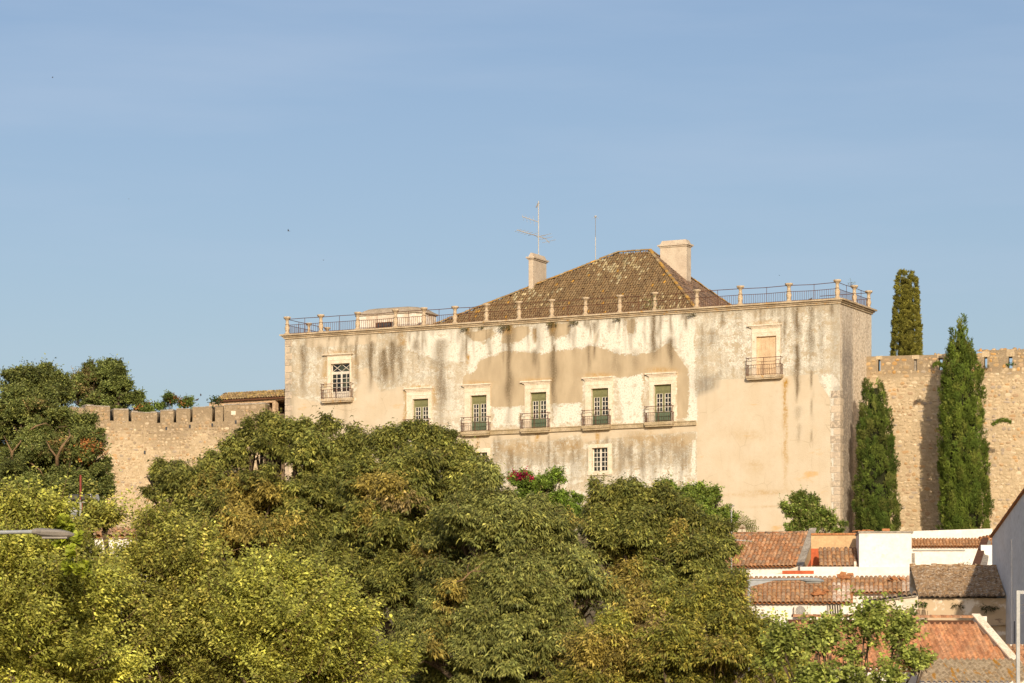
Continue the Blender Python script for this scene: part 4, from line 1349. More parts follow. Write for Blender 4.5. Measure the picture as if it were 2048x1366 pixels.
# ------------------------------------------------------------------ village houses
def tile_mesh(length=.42, r0=.105, r1=.088, seg=5):
    V = []; T = []
    for rr in (0, .014):
        for y, r in ((0, r0), (length, r1)):
            for k in range(seg + 1):
                a = math.pi * k / seg
                V.append((-(r - rr) * math.cos(a), y, (r - rr) * math.sin(a) * .9))
    n = seg + 1
    for k in range(seg):
        T += [(k, k + 1, n + k + 1), (k, n + k + 1, n + k)]
        T += [(2 * n + k, 3 * n + k + 1, 2 * n + k + 1), (2 * n + k, 3 * n + k, 3 * n + k + 1)]
        T += [(k, 2 * n + k, 2 * n + k + 1), (k, 2 * n + k + 1, k + 1)]
    return np.array(V), np.array(T)
def stile_mesh(length=.40, pitch=.222):
    P = [(-.5, .02), (-.44, -.004), (-.12, -.004), (-.04, .012), (.04, .055), (.16, .085), (.30, .085), (.42, .055), (.5, .012)]
    V = []; T = []
    for dz in (0, -.016):
        for y in (0, length):
            for x, z in P:
                V.append((x * pitch, y, z + dz))
    n = len(P)
    for k in range(n - 1):
        T += [(k, k + 1, n + k + 1), (k, n + k + 1, n + k), (k, 2 * n + k, 2 * n + k + 1), (k, 2 * n + k + 1, k + 1)]
    return np.array(V), np.array(T)
TM = {}
for nm, f, mt in (('old', tile_mesh, 'tile_old'), ('single', tile_mesh, 'tile_single'), ('new', stile_mesh, 'tile_new')):
    v, t = f(); me = mesh_np('tile', v, t); me.materials.append(MAT[mt]); TM[nm] = me

def tiled_roof(parent, x0, x1, y0, z0, slope, run, pitch, expo, kind, pal, cull=None, bed=True, bedmat='clay_plain', scale=None, name='roof'):
    """single tiles laid on a deck; eave along local x at (y0,z0), rising inwards"""
    sl = R(slope); cs, sn = math.cos(sl), math.sin(sl)
    nc = max(1, int(round((x1 - x0) / pitch))); pt = (x1 - x0) / nc
    nr = int(run / cs / expo)
    m = MB()
    if bed:
        # concave channel tiles between the rows: a waved sheet
        sub = 6
        xs = [x0 + (x1 - x0) * i / (nc * sub) for i in range(nc * sub + 1)]
        vs = []; fs = []
        ok = []
        for j in range(nr + 1):
            for i, x in enumerate(xs):
                ph = 2 * math.pi * i / sub
                lift = -.045 + .03 * math.cos(ph) + (.012 if j % 2 else 0)
                s = j * expo
                vs.append((x, y0 + s * cs - lift * sn, z0 + s * sn + lift * cs))
        for j in range(nr):
            for i in range(len(xs) - 1):
                if cull and not cull((xs[i] + xs[i + 1]) / 2, (j + .5) * expo * cs): continue
                a = j * len(xs) + i
                fs.append((a, a + 1, a + len(xs) + 1, a + len(xs)))
        m.add(vs, fs)
    deck = m.build(name, bedmat, parent)
    me = TM[kind]
    sc = pt / .222 if scale is None else scale
    cnt = 0
    for j in range(nr):
        for i in range(nc):
            x = x0 + (i + .5) * pt; s = j * expo
            if cull and not cull(x, (s + expo * .5) * cs): continue
            o = link('tile', me, deck)
            lift = .012 + random.uniform(-.006, .01)
            jx = random.uniform(-.012, .012) if kind != 'new' else random.uniform(-.003, .003)
            o.location = (x + jx, y0 + (s - .03) * cs - lift * sn, z0 + (s - .03) * sn + lift * cs)
            o.rotation_euler = (sl - R(2.2) + random.uniform(-.012, .012), random.uniform(-.03, .03) if kind != 'new' else 0, random.uniform(-.03, .03) if kind != 'new' else 0)
            o.scale = (sc, expo * 1.14 / .42, sc)
            c = pal(x, s) if callable(pal) else random.choice(pal)
            o.color = (*tinted(c, random.uniform(.8, 1.15)), 1)
            cnt += 1
    return deck

PAL_CLAY = [(.50, .24, .11), (.44, .20, .09), (.40, .21, .11), (.53, .27, .13), (.36, .20, .11), (.46, .27, .15), (.34, .22, .14), (.58, .34, .19)]
PAL_WORN = [(.42, .25, .14), (.36, .22, .13), (.46, .26, .13), (.32, .20, .12), (.40, .27, .17), (.50, .29, .14)]
PAL_NEW = [(.52, .25, .125), (.48, .225, .11), (.55, .28, .14), (.46, .22, .115), (.50, .27, .15)]

def house_a():
    fr = Frame(1594, 168, 16.5, 10.0)
    h = fr.thing('village_house', 'whitewashed house whose worn clay tile roof ends at a sloping ochre gable parapet', 'house', 'small houses below the castle')
    u0 = fr.u(1432); ze = fr.z(1592, 1132)
    run = 3.45; sl = 30
    rz = run * math.tan(R(sl))
    MB().box(u0, 0, .28, .5, 0, ze - .06).box(u0, 0, run, run + .2, 0, ze + rz - .05).box(u0, u0 + .2, .5, run, 0, ze).build('wall', 'limewash', h)
    dk = tiled_roof(h, u0, -.04, 0, ze, sl, run, .222, .33, 'old', PAL_CLAY)
    for k in range(int(-u0 / .4)):
        o = link('ridge_tile', TM['old'], dk)
        o.location = (u0 + k * .4, run + .02, ze + rz + .02)
        o.rotation_euler = (0, R(random.uniform(-3, 3)), R(-90)); o.scale = (1.3, 1.0, 1.2)
        o.color = (*tinted(random.choice(PAL_CLAY), random.uniform(.8, 1.1)), 1)
    # gable parapet, following the slope
    a, b = 0.0, .34
    lo = .10
    g = MB().hexa([(a, .02, 0), (b, .02, 0), (b, run + .2, 0), (a, run + .2, 0), (a, .02, ze + .02), (b, .02, ze + .02), (b, run + .2, ze + rz + .22), (a, run + .2, ze + rz + .22)]).build('gable_wall', 'ochre_plaster', h)
    MB().hexa([(a - .03, .0, ze + .022), (b + .03, .0, ze + .022), (b + .03, run + .2, ze + rz + .222), (a - .03, run + .2, ze + rz + .222),
               (a - .03, .0, ze + .09), (b + .03, .0, ze + .09), (b + .03, run + .2, ze + rz + .29), (a - .03, run + .2, ze + rz + .29)]).build('coping', 'grey_mortar', g)
    MB().hexa([(b + .002, .02, ze - 1.4), (b + .03, .02, ze - 1.4), (b + .03, run, ze + rz - 1.25), (b + .002, run, ze + rz - 1.25),
               (b + .002, .02, ze - .55), (b + .03, .02, ze - .55), (b + .03, run, ze + rz - .85), (b + .002, run, ze + rz - .85)]).build('flashing', 'red_paint', g)
    # plastered toe of the parapet
    z2 = fr.z(1580, 1150)
    MB().hexa([(-1.3, -.25, 0), (b, -.25, 0), (b, .0, 0), (-1.3, .0, 0), (-1.3, -.25, z2), (b, -.25, ze + .05), (b, .0, ze + .05), (-1.3, .0, z2)]).build('toe_wall', 'limewash_worn', h)
house_a()

def house_b():
    fr = Frame(1600, 161, 3, 9.3)
    h = fr.thing('village_house', 'tall white box house with flat coped top beside a small sunken tile roof', 'house', 'small houses below the castle')
    u3a, u3b = fr.u(1718), fr.u(1823)
    zt = fr.z(1770, 1066)
    c = MB().box(u3a, u3b, -.05, 2.6, 0, zt).build('wall', 'limewash', h)
    MB().box(u3a - .05, u3b + .09, -.12, 2.7, zt + .002, zt + .09).build('coping', 'grey_mortar', c)
    # flat tiles and a loose brick lying on the coping
    for x, dz, rz in ((1712, .10, .1), (1724, .10, -.1), (1732, .14, .05), (1739, .10, .3)):
        o = MB().box(-.2, .2, -.15, .15, 0, .035).build('loose_tile', 'clay_plain', c)
        o.location = (fr.u(x), .1, zt + dz); o.rotation_euler = (R(random.uniform(-8, 8)), R(random.uniform(-9, 9)), rz)
    o = MB().box(-.2, .2, -.1, .1, 0, .13).build('loose_brick', 'clay_plain', c, bevel=.01); o.location = (fr.u(1772), .1, zt + .1)
    # long low front wall
    zf = fr.z(1700, 1134)
    MB().box(0, u3a - .06, -.35, -.06, 0, zf).box(u3a - .06, fr.u(1838), -.40, -.06, 0, zf - .02).build('front_wall', 'limewash', h)
    zr0, zr1 = fr.z(1590, 1153), fr.z(1590, 1142)
    MB().box(fr.u(1564), fr.u(1627), -.40, -.352, zr0, zr1).build('flashing', 'red_paint', h)
    # ochre back wall with clay coping
    wb = 3.2
    a, b = fr.u(1622, wb), fr.u(1719, wb)
    zb_, zm_ = fr.z(1670, 1070, wb), fr.z(1670, 1097, wb)
    MB().box(a, b, wb, wb + .3, 0, zb_).build('back_wall', 'ochre_plaster', h)
    for k in range(7):
        p0, p1 = a + (b - a) * k / 7, a + (b - a) * (k + 1) / 7
        MB().box(p0 + .008, p1 - .008, wb - .08, wb + .38, zb_ + .002, zb_ + .10).build('coping_tile', 'clay_plain', h)
    MB().box(a, b, wb - .04, wb - .002, zm_ - .9, zm_).build('flashing', 'red_paint', h)
    # small sunken roof
    x0, x1 = fr.u(1639, .4), fr.u(1718, .4) - .03
    ze = fr.z(1680, 1133, .4)
    tiled_roof(h, x0, x1, .4, ze, 33, 1.9, .222, .38, 'old', PAL_WORN)
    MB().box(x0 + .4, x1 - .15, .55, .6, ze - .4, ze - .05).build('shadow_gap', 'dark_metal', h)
    MB().box(x1 - .24, x1 - .12, .2, .34, zf - .1, ze + .25).build('stub_post', 'limewash_worn', h)
house_b()

def house_c():
    fr = Frame(1822, 186, 2, 12.0)
    h = fr.thing('village_house', 'white rear house with a thin band of small tiles below its bare parapet', 'house', 'small houses below the castle')
    u0, u1 = fr.u(1800), fr.u(1990)
    ze = fr.z(1880, 1093)
    MB().box(u0, u1, .22, .5, 0, ze - .05).build('wall', 'limewash', h)
    wu = 1.25
    MB().hexa([(u0 - 1, wu, 0), (u1, wu, 0), (u1, wu + 3, 0), (u0 - 1, wu + 3, 0), (u0 - 1, wu, fr.z(1822, 1064, wu)), (u1, wu, fr.z(1985, 1057, wu)), (u1, wu + 3, fr.z(1985, 1057, wu)), (u0 - 1, wu + 3, fr.z(1822, 1064, wu))]).build('parapet_wall', 'limewash', h)
    tiled_roof(h, u0 + .1, u1, 0, ze, 29, 1.22, .195, .36, 'single', [(.50, .26, .12), (.46, .24, .11), (.40, .22, .11), (.54, .30, .15)])
    z = fr.z(1880, 1100)
    MB().tube([(fr.u(1826), .16, z), (fr.u(1931), .16, z)], .045, 6).build('pipe', 'aluminium', h)
    for x in (1835, 1870, 1905, 1928):
        MB().box(fr.u(x) - .02, fr.u(x) + .02, .14, .219, z - .06, z + .06).build('pipe_clip', 'aluminium', h)
    MB().box(fr.u(1822), fr.u(1830), .1, .3, 0, fr.z(1826, 1106)).build('pilaster', 'grey_mortar', h)
house_c()

def house_d():
    fr = Frame(1705, 152, 6, 7.6)
    h = fr.thing('village_house', 'white house under a patched wavy tile roof, with a cooling unit on its wall', 'house', 'small houses below the castle')
    ze = fr.z(1700, 1205)
    u0 = fr.u(1478); u1 = fr.u(1822, 1.0)
    run, sl = 2.62, 30
    rz = run * math.tan(R(sl))
    wr = 1.0
    MB().box(u0, -.02, .30, .55, 0, ze - .07).box(-.27, -.02, .55, wr + .25, 0, ze - .05).build('wall', 'limewash', h)
    MB().box(-.018, u1 + .35, wr + .25, wr + .5, 0, ze + wr * math.tan(R(sl)) - .05).build('recessed_wall', 'limewash', h)
    up = fr.u(1662)
    def cull(x, y): return y > wr - .1 if x > .02 else True
    def pal(x, s):
        if up < x < .02 and s < 1.9: return random.choice([(.66, .52, .40), (.60, .45, .34), (.70, .58, .46), (.55, .36, .25)])
        if x > u1 - .5 or (x > .02 and s < 1.5 and x < 1.6): return random.choice([(.62, .48, .36), (.52, .34, .22), (.56, .40, .28)])
        return random.choice(PAL_WORN)
    dk = tiled_roof(h, u0, u1, 0, ze, sl, run, .228, .34, 'old', pal, cull)
    MB().box(u0, u1 + .3, run + .02, run + .25, 0, ze + rz + .02).build('ridge_wall', 'limewash', h)
    # white verge parapet on the recessed end
    t = math.tan(R(sl))
    MB().hexa([(u1 + .02, wr - .1, 0), (u1 + .36, wr - .1, 0), (u1 + .36, run, 0), (u1 + .02, run, 0), (u1 + .02, wr - .1, ze + (wr - .1) * t + .16), (u1 + .36, wr - .1, ze + (wr - .1) * t + .16), (u1 + .36, run, ze + rz + .22), (u1 + .02, run, ze + rz + .22)]).build('verge_parapet', 'limewash', h)
    o = MB().box(u1 + .1, u1 + .34, wr - .35, wr - .12, ze + wr * t - .02, ze + wr * t + .12).build('corner_tile', 'clay_plain', h)
    # heaps of broken orange tile lying on the roof
    sr = R(sl)
    for cx, cs, n_ in ((fr.u(1640), .75, 12), (fr.u(1690, 2.2), 2.25, 8), (fr.u(1792, 1.7), 1.75, 4)):
        for k in range(n_):
            o = MB().box(-.15, .15, -.11, .11, 0, .03).build('broken_tile', 'clay_plain', dk)
            x = cx + random.uniform(-.32, .32); s = (cs + random.uniform(-.3, .3)) / math.cos(sr)
            o.location = (x, s * math.cos(sr) - .11 * math.sin(sr), ze + s * math.sin(sr) + .11 * math.cos(sr) + random.uniform(0, .06))
            o.rotation_euler = (sr + random.uniform(-.25, .25), random.uniform(-.3, .3), random.uniform(-1, 1))
    # window under the eaves
    a, b = fr.u(1656), fr.u(1681)
    z0, z1 = fr.z(1668, 1236), fr.z(1668, 1209)
    wn_ = MB().box(a, b, .27, .31, z0, z1).build('window', 'glass', h)
    MB().box(a - .05, a + .02, .22, .30, z0 - .04, z1 + .04).box(b - .02, b + .05, .22, .30, z0 - .04, z1 + .04).box(a + .02, b - .02, .22, .30, z1 - .02, z1 + .05).build('frame', 'warm_grey_metal', wn_)
    m = MB()
    for k in range(5):
        m.tube([(a + (b - a) * .2 * k + .03, .25, z1), (a + (b - a) * (.2 * k + .12), .24, z0)], .03, 4)
    m.build('curtain', 'window_white', wn_)
    MB().box(fr.u(1686), fr.u(1693), .26, .31, 0, fr.z(1690, 1240)).build('shutter', 'brown_wood', h)
    # air-conditioning unit: a thing of its own, hung on the wall
    a, b = fr.u(1588), fr.u(1621)
    z0, z1 = fr.z(1604, 1233), fr.z(1604, 1211)
    p = Vector((fr.o.x + (a + b) / 2 * fr.T.x, fr.o.y + (a + b) / 2 * fr.T.y, 0))
    ac = thing('air_conditioner', (p.x, p.y, fr.o.z + z0), 'cream air conditioner box with round fan on the white house wall', 'air conditioner', None, -fr.yaw)
    w2, hh = (b - a) / 2, z1 - z0
    MB().box(-w2, w2, -.10, .22, 0, hh).build('casing', 'window_white', ac, bevel=.02)
    m = MB()
    cx, cz = -w2 * .22, hh / 2
    for rr in (.07, .13, .19, .24):
        rr = min(rr, hh * .46)
        m.tube([(cx + rr * math.cos(2 * math.pi * k / 16), -.115, cz + rr * math.sin(2 * math.pi * k / 16)) for k in range(17)], .008, 4)
    for k in range(8):
        m.tube([(cx, -.112, cz), (cx + .22 * math.cos(math.pi * k / 4), -.112, cz + .22 * math.sin(math.pi * k / 4))], .006, 4)
    m.build('fan_grille', 'aluminium', ac)
    MB().lathe((0, 0, 0), [(.23, 0), (.23, .01)], 16).build('fan_plate', 'warm_grey_metal', ac).matrix_local = Matrix.Translation((cx, -.101, cz)) @ Matrix.Rotation(R(90), 4, 'X')
    MB().box(-w2 * .8, -w2 * .7, -.1, .3, -.06, 0).box(w2 * .7, w2 * .8, -.1, .3, -.06, 0).build('bracket', 'dark_metal', ac)
house_d()

def house_e():
    # decayed house with the lichen roof
    fr = Frame(1836, 140, 0, 6.4)
    h = fr.thing('derelict_house', 'derelict house with sagging lichen crusted roof and peeling cream wall', 'derelict house')
    u1 = fr.u(2009); ze = fr.z(1900, 1195)
    run = 3.0; sl = R(27)
    ur = fr.u(1991, run)
    cs, sn = math.cos(sl), math.sin(sl)
    nu, ns = 150, 44
    V = np.zeros((ns + 1, nu + 1, 3))
    r2 = np.random.default_rng(5)
    rough = r2.normal(0, 1, (ns + 1, nu + 1))
    for _ in range(2):
        rough = (rough + np.roll(rough, 1, 0) + np.roll(rough, 1, 1) + np.roll(rough, -1, 0) + np.roll(rough, -1, 1)) / 5
    for j in range(ns + 1):
        f = j / ns
        s = f * run / cs
        wid = u1 + (ur - u1) * f
        U = np.linspace(0, wid, nu + 1)
        lift = .065 * np.abs(np.sin(np.pi * U / .235)) * (1 - .35 * f) + rough[j] * .05 + .03 * ((s / .36) % 1.0 < .15)
        sag = -.10 * np.sin(np.pi * U / wid) * np.sin(np.pi * f)
        V[j, :, 0] = U; V[j, :, 1] = s * cs - lift * sn - .28; V[j, :, 2] = ze + s * sn + lift * cs + sag
    i, j = np.meshgrid(np.arange(nu), np.arange(ns))
    a = (j * (nu + 1) + i).ravel()
    T = np.concatenate([np.stack([a, a + 1, a + nu + 2], -1), np.stack([a, a + nu + 2, a + nu + 1], -1)])
    rf = link('roof', mesh_np('roof', V.reshape(-1, 3), T), h, 'lichen_roof')
    for k in range(int(u1 / .235)):
        o = link('tile', TM['old'], rf)
        o.location = (.12 + k * .235, -.34, ze - .02 + random.uniform(-.02, .02))
        o.rotation_euler = (sl - .05, random.uniform(-.08, .08), random.uniform(-.08, .08)); o.scale = (1.05, .6, 1.0)
        o.color = (*random.choice([(.22, .15, .09), (.17, .12, .08), (.28, .19, .11)]), 1)
    m = MB()
    for k in range(16):     # thick crust of the ridge
        a0 = ur * k / 16
        m.box(a0, a0 + ur / 16 - .01, run - .32, run - .02, ze + run * math.tan(sl) - .2, ze + run * math.tan(sl) + random.uniform(.06, .16))
    m.build('ridge', 'lichen_roof', rf)
    MB().box(0, u1 + .6, 0, .4, 0, ze - .03).build('wall', 'decayed', h)
    MB().box(0, ur, run - .3, run, 0, ze + run * math.tan(sl) - .2).box(0, .3, .4, run - .3, 0, ze).build('rear_wall', 'decayed', h)
    # remains of a lower lean-to: a broken ledge across the wall
    z = fr.z(1930, 1252)
    m = MB()
    for k in range(9):
        a0 = fr.u(1868) + k * .36
        m.box(a0, a0 + .34, -.16 - .06 * random.random(), -.002, z - .10 + .02 * random.random() + .03 * (k - 4) * (1 if k > 4 else -.4), z + .02 + .03 * random.random())
    m.build('broken_ledge', 'grey_mortar', h)
    MB().hexa([(fr.u(1846), -.5, 0), (fr.u(1868), -.5, 0), (fr.u(1868), 0, 0), (fr.u(1846), 0, 0), (fr.u(1855), -.12, z + .7), (fr.u(1864), -.12, z + .7), (fr.u(1864), 0, z + .7), (fr.u(1855), 0, z + .7)]).build('buttress', 'decayed', h)
house_e()

def house_f():
    # tall white house whose shaded flank closes the view
    X5 = 22.3
    zf = 4.6
    h = thing('village_house', (X5, 134, zf), 'tall white house with raking tiled verge and shaded windowless flank', 'house', 'small houses below the castle')
    y0, y1 = -15.0, 10.0
    z0, z1 = 17.6 - zf, 13.7 - zf
    
    n_ = MB().hexa([(0, y0, 0), (11, y0, 0), (11, y1, 0), (0, y1, 0), (0, y0, z0), (11, y0, z0), (11, y1, z1), (0, y1, z1)]).build('wall', 'limewash_cool', h)
    m = MB().hexa([(-.10, y0 - .1, z0 + .002), (11.1, y0 - .1, z0 + .002), (11.1, y1 + .1, z1 + .002), (-.10, y1 + .1, z1 + .002), (-.10, y0 - .1, z0 + .07), (11.1, y0 - .1, z0 + .07), (11.1, y1 + .1, z1 + .07), (-.10, y1 + .1, z1 + .07)])
    rf = m.build('roof', 'clay_plain', h)
    k = 0
    while k < 66:
        o = link('tile', TM['old'], rf)
        f = k / 65
        o.location = (-.02, y1 - (y1 - y0) * f, z1 + (z0 - z1) * f + .06)
        o.rotation_euler = (math.atan2(z1 - z0, y1 - y0) , 0, random.uniform(-.05, .05)); o.color = (*random.choice(PAL_CLAY), 1)
        k += 1
    MB().box(-.05, -.001, 4.2, 4.9, 0, z1 - .4).build('render_band', 'limewash_cool', h)
    MB().tube([(-.04, 3.4, 3.4), (-.04, 3.4, 5.0)], .02, 5).build('cable', 'dark_metal', h)
    # foot of the flank, rougher and older
    MB().hexa([(-.45, 5.0, 0), (-.002, 5.0, 0), (-.002, 7.4, 0), (-.45, 7.4, 0), (-.30, 5.0, 2.8), (-.002, 5.0, 2.8), (-.002, 7.4, 4.4), (-.30, 7.4, 4.4)]).build('plinth', 'limewash_worn', h)
    MB().hexa([(-.36, 5.0, 2.81), (-.002, 5.0, 2.81), (-.002, 7.5, 4.45), (-.36, 7.5, 4.45), (-.36, 5.0, 2.93), (-.002, 5.0, 2.93), (-.002, 7.5, 4.57), (-.36, 7.5, 4.57)]).build('plinth_coping', 'grey_mortar', h)
house_f()

def house_g():
    # projecting eaves in the gap behind the tall house
    p = W(1990, 1135, 160)
    h = thing('side_house', (p.x, p.y, 9.5), 'narrow shaded house showing the brown underside of its deep eaves', 'house')
    L = lambda x, y, Z: W(x, y, Z) - Vector((p.x, p.y, 9.5))
    a, b, c, d = L(1964, 1079, 168), L(1977, 1079, 168), L(1957, 1140, 157), L(1942, 1140, 157)
    up = Vector((0, 0, .12))
    MB().hexa([d, c, b, a, d + up, c + up, b + up, a + up]).build('eaves', 'brown_wood', h)
    b2, c2 = L(1982, 1083, 168.5), L(1972, 1140, 157.5)
    dn = Vector((0, 0, -.10))
    MB().hexa([c + dn, c2 + dn, b2 + dn, b + dn, c, c2, b2, b]).build('soffit', 'grey_mortar', h)
    q = L(1962, 1200, 163); r = L(2010, 1090, 163)
    MB().box(q.x, r.x, q.y, q.y + .3, 0, r.z).build('wall', 'limewash_cool', h)
    m = MB()
    s0, s1 = L(1962, 1079, 168), L(1996, 1072, 170)
    for k in range(6):
        t = s0.lerp(s1, k / 5)
        m.tube([t + Vector((0, -.3, 0)), t + Vector((0, .3, .1))], .1, 6)
    m.build('eave_tiles', 'clay_plain', h)
house_g()

def shed():
    fr = Frame(1725, 136, 5, 5.6)
    h = fr.thing('lean_to_shed', 'small peeling white lean-to with two crooked rows of mossy tiles', 'shed')
    u1 = fr.u(1836)
    zl, zr = fr.z(1725, 1207), fr.z(1834, 1192)
    MB().hexa([(0, 0, 0), (u1, 0, 0), (u1, .35, 0), (0, .35, 0), (0, 0, zl), (u1, 0, zr), (u1, .35, zr), (0, .35, zl)]).build('wall', 'limewash_worn', h)
    def row(ua, ub, za, zb_, y, n_, pal, sl, rows=1):
        rf = MB().hexa([(ua, y - .02, za - .05), (ub, y - .02, zb_ - .05), (ub, y + .4, zb_ + .08), (ua, y + .4, za + .08), (ua, y - .02, za - .01), (ub, y - .02, zb_ - .01), (ub, y + .4, zb_ + .12), (ua, y + .4, za + .12)]).build('roof', 'grey_mortar', h)
        for j in range(rows):
            for k in range(n_):
                f = (k + .5) / n_
                o = link('tile', TM['old'], rf)
                o.location = (ua + (ub - ua) * f, y - .10 + j * .26, za + (zb_ - za) * f + .02 + j * .26 * math.tan(sl) + random.uniform(-.02, .02))
                o.rotation_euler = (sl, random.uniform(-.08, .08), random.uniform(-.1, .1)); o.color = (*random.choice(pal), 1)
    moss = [(.24, .17, .10), (.30, .20, .12), (.20, .15, .09), (.36, .26, .17)]
    row(0, u1 - .05, zl + .03, zr + .03, -.1, 11, moss, R(18))
    ua, ub = fr.u(1713), fr.u(1852)
    row(ua, ub, fr.z(1713, 1238), fr.z(1852, 1236), -.55, 13, moss, R(26), 2)
    MB().box(ua, ub, -.45, -.2, 0, fr.z(1780, 1239)).build('lower_wall', 'limewash_worn', h)
shed()

def house_h():
    fr = Frame(1850, 111, -8.5, 3.2)
    h = fr.thing('village_house', 'house with a bright orange pantile roof bounded by a pale slanting parapet', 'house', 'small houses below the castle')
    ze = fr.z(1900, 1337)
    u0, ur = fr.u(1612), fr.u(2030)
    run, sl = 2.75, 34
    rz = run * math.tan(R(sl))
    ut = fr.u(1946, run)
    def lim(y): return ur + (ut - ur) * y / run
    dk = tiled_roof(h, u0, ur, 0, ze, sl, run, .222, .375, 'new', PAL_NEW, lambda x, y: x < lim(y) - .02, bed=False)
    MB().hexa([(u0, .05, ze - .12), (ur, .05, ze - .12), (ut, run, ze + rz - .12), (u0, run, ze + rz - .12), (u0, .05, ze - .03), (ur, .05, ze - .03), (ut, run, ze + rz - .03), (u0, run, ze + rz - .03)]).build('deck', 'brown_wood', dk)
    k = 0
    x = ut - .02
    while x > u0 + .3:
        o = link('ridge_tile', TM['single'], dk)
        o.location = (x - .4, run + .02, ze + rz + .06); o.rotation_euler = (0, R(2), R(-90)); o.scale = (1.35, 1.0, 1.25)
        o.color = (*tinted(random.choice(PAL_NEW), random.uniform(.9, 1.1)), 1)
        x -= .40
    # slanting parapet
    t = .16
    m = MB().hexa([(ur, -.05, ze - .6), (ur + t * 1.3, -.05, ze - .6), (ut + t * 1.3, run, ze + rz - .6), (ut, run, ze + rz - .6), (ur, -.05, ze + .14), (ur + t * 1.3, -.05, ze + .14), (ut + t * 1.3, run, ze + rz + .16), (ut, run, ze + rz + .16)])
    pr = m.build('parapet', 'limewash_worn', h)
    m = MB().hexa([(ur - .05, -.08, ze + .142), (ur + t * 1.3 + .05, -.08, ze + .142), (ut + t * 1.3 + .05, run, ze + rz + .162), (ut - .05, run, ze + rz + .162), (ur - .05, -.08, ze + .20), (ur + t * 1.3 + .05, -.08, ze + .20), (ut + t * 1.3 + .05, run, ze + rz + .22), (ut - .05, run, ze + rz + .22)])
    m.build('coping', 'stone_trim', pr)
    MB().box(ut + .05, ut + .5, run - .1, run + .3, 0, ze + rz + .12).build('corner_pier', 'limewash_worn', h)
    m = MB().box(u0, ur, .12, .4, 0, ze - .06)
    n_ = int((ur - u0) / .222)
    m.build('wall', 'limewash', h)
    m = MB()
    for k in range(n_):     # mortar plugs under the eave tiles
        m.lathe((u0 + (k + .5) * .222 + .05, .08, ze - .05), [(.045, -.02), (.05, .03), (.02, .06)], 6)
    m.build('eave_mortar', 'limewash', h)
    MB().box(u0, ut, run, run + .25, 0, ze + rz - .05).build('rear_wall', 'limewash_worn', h)
house_h()

def lean_to_sheet():
    fr = Frame(1842, 107.5, -7, 3.0)
    h = fr.thing('lean_to', 'low lean-to roofed with grey corrugated sheet streaked by orange lichen', 'lean-to')
    u1 = fr.u(2075); ze = fr.z(1900, 1363)
    run, sl = 2.3, R(20)
    nu = int(u1 / .2) * 8
    xs = np.linspace(0, u1, nu + 1)
    V = []; T = []
    for j, s in enumerate(np.linspace(0, run, 5)):
        for x in xs:
            V.append((x, s - .1, ze + s * math.tan(sl) + .035 * math.sin(2 * math.pi * x / .2)))
    for j in range(4):
        for i in range(nu):
            a = j * (nu + 1) + i
            T += [(a, a + 1, a + nu + 2), (a, a + nu + 2, a + nu + 1)]
    link('roof_sheet', mesh_np('roof_sheet', np.array(V), np.array(T)), h, 'fibre')
    MB().box(0, u1, 0, .25, 0, ze - .045).box(0, .2, .25, run, 0, ze - .045).build('wall', 'limewash', h)
lean_to_sheet()

def neighbour():
    fr = Frame(2004, 112.5, -10, 3.4)
    h = fr.thing('neighbour_house', 'corner of a small house roof with old round tiles beside the slanting parapet', 'house')
    ze = fr.z(2030, 1352)
    u1 = fr.u(2090)
    tiled_roof(h, .1, u1, 0, ze, 32, 2.0, .235, .36, 'old', [(.46, .24, .13), (.40, .22, .12), (.50, .28, .16), (.36, .22, .13)])
    MB().box(.1, u1, .15, .4, 0, ze - .05).box(.1, u1, 1.95, 2.2, 0, ze + 1.2).build('wall', 'limewash_worn', h)
neighbour()

def left_cottage():
    fr = Frame(150, 119, 4, 3.8)
    h = fr.thing('cottage', 'white cottage glimpsed through the foreground leaves under the castle wall', 'cottage')
    u0, u1 = fr.u(-60), fr.u(318)
    zt = fr.z(240, 1076)
    MB().box(u0, u1, 0, 5, 0, zt).build('wall', 'limewash', h)
    tiled_roof(h, u0 - .1, u1 + .1, -.2, zt + .05, 20, 1.1, .23, .36, 'old', PAL_WORN)
    a, b = fr.u(206), fr.u(222)
    wn_ = MB().box(a, b, -.03, .02, zt - 1.5, zt - .7).build('window', 'glass', h)
    MB().box(a - .06, a, -.05, .03, zt - 1.56, zt - .64).box(b, b + .06, -.05, .03, zt - 1.56, zt - .64).build('frame', 'green_paint', wn_)
left_cottage()

# ------------------------------------------------------------------ vegetation
def unit(a):
    return a / (np.linalg.norm(a, axis=-1, keepdims=True) + 1e-9)
DOWN = np.array([0, 0, -1.0])

def leaf_geo(pos, ax, nr, L, Wd, droop):
    """folded, bent leaf blades: five points and four triangles each"""
    ax = unit(ax)
    sd_ = unit(np.cross(ax, nr)); nr = np.cross(sd_, ax)
    L = L[:, None]; Wd = Wd[:, None]
    mid = pos + ax * L * .45
    lf = mid + sd_ * Wd * .5 + nr * Wd * .16
    rt = mid - sd_ * Wd * .5 + nr * Wd * .16
    tip = pos + ax * L * .95 + DOWN * droop * L
    V = np.stack([pos, mid, lf, rt, tip], 1).reshape(-1, 3)
    b = (np.arange(len(pos)) * 5)[:, None, None]
    T = (np.array([(0, 1, 2), (0, 3, 1), (2, 1, 4), (1, 3, 4)])[None] + b).reshape(-1, 3)
    return V, T

def px_of(P):
    return CX + P[:, 0] / P[:, 1] * F, HY - (P[:, 2] - CAMZ) / P[:, 1] * F

def sphere_pts(n):
    return unit(rng.normal(size=(n, 3)))

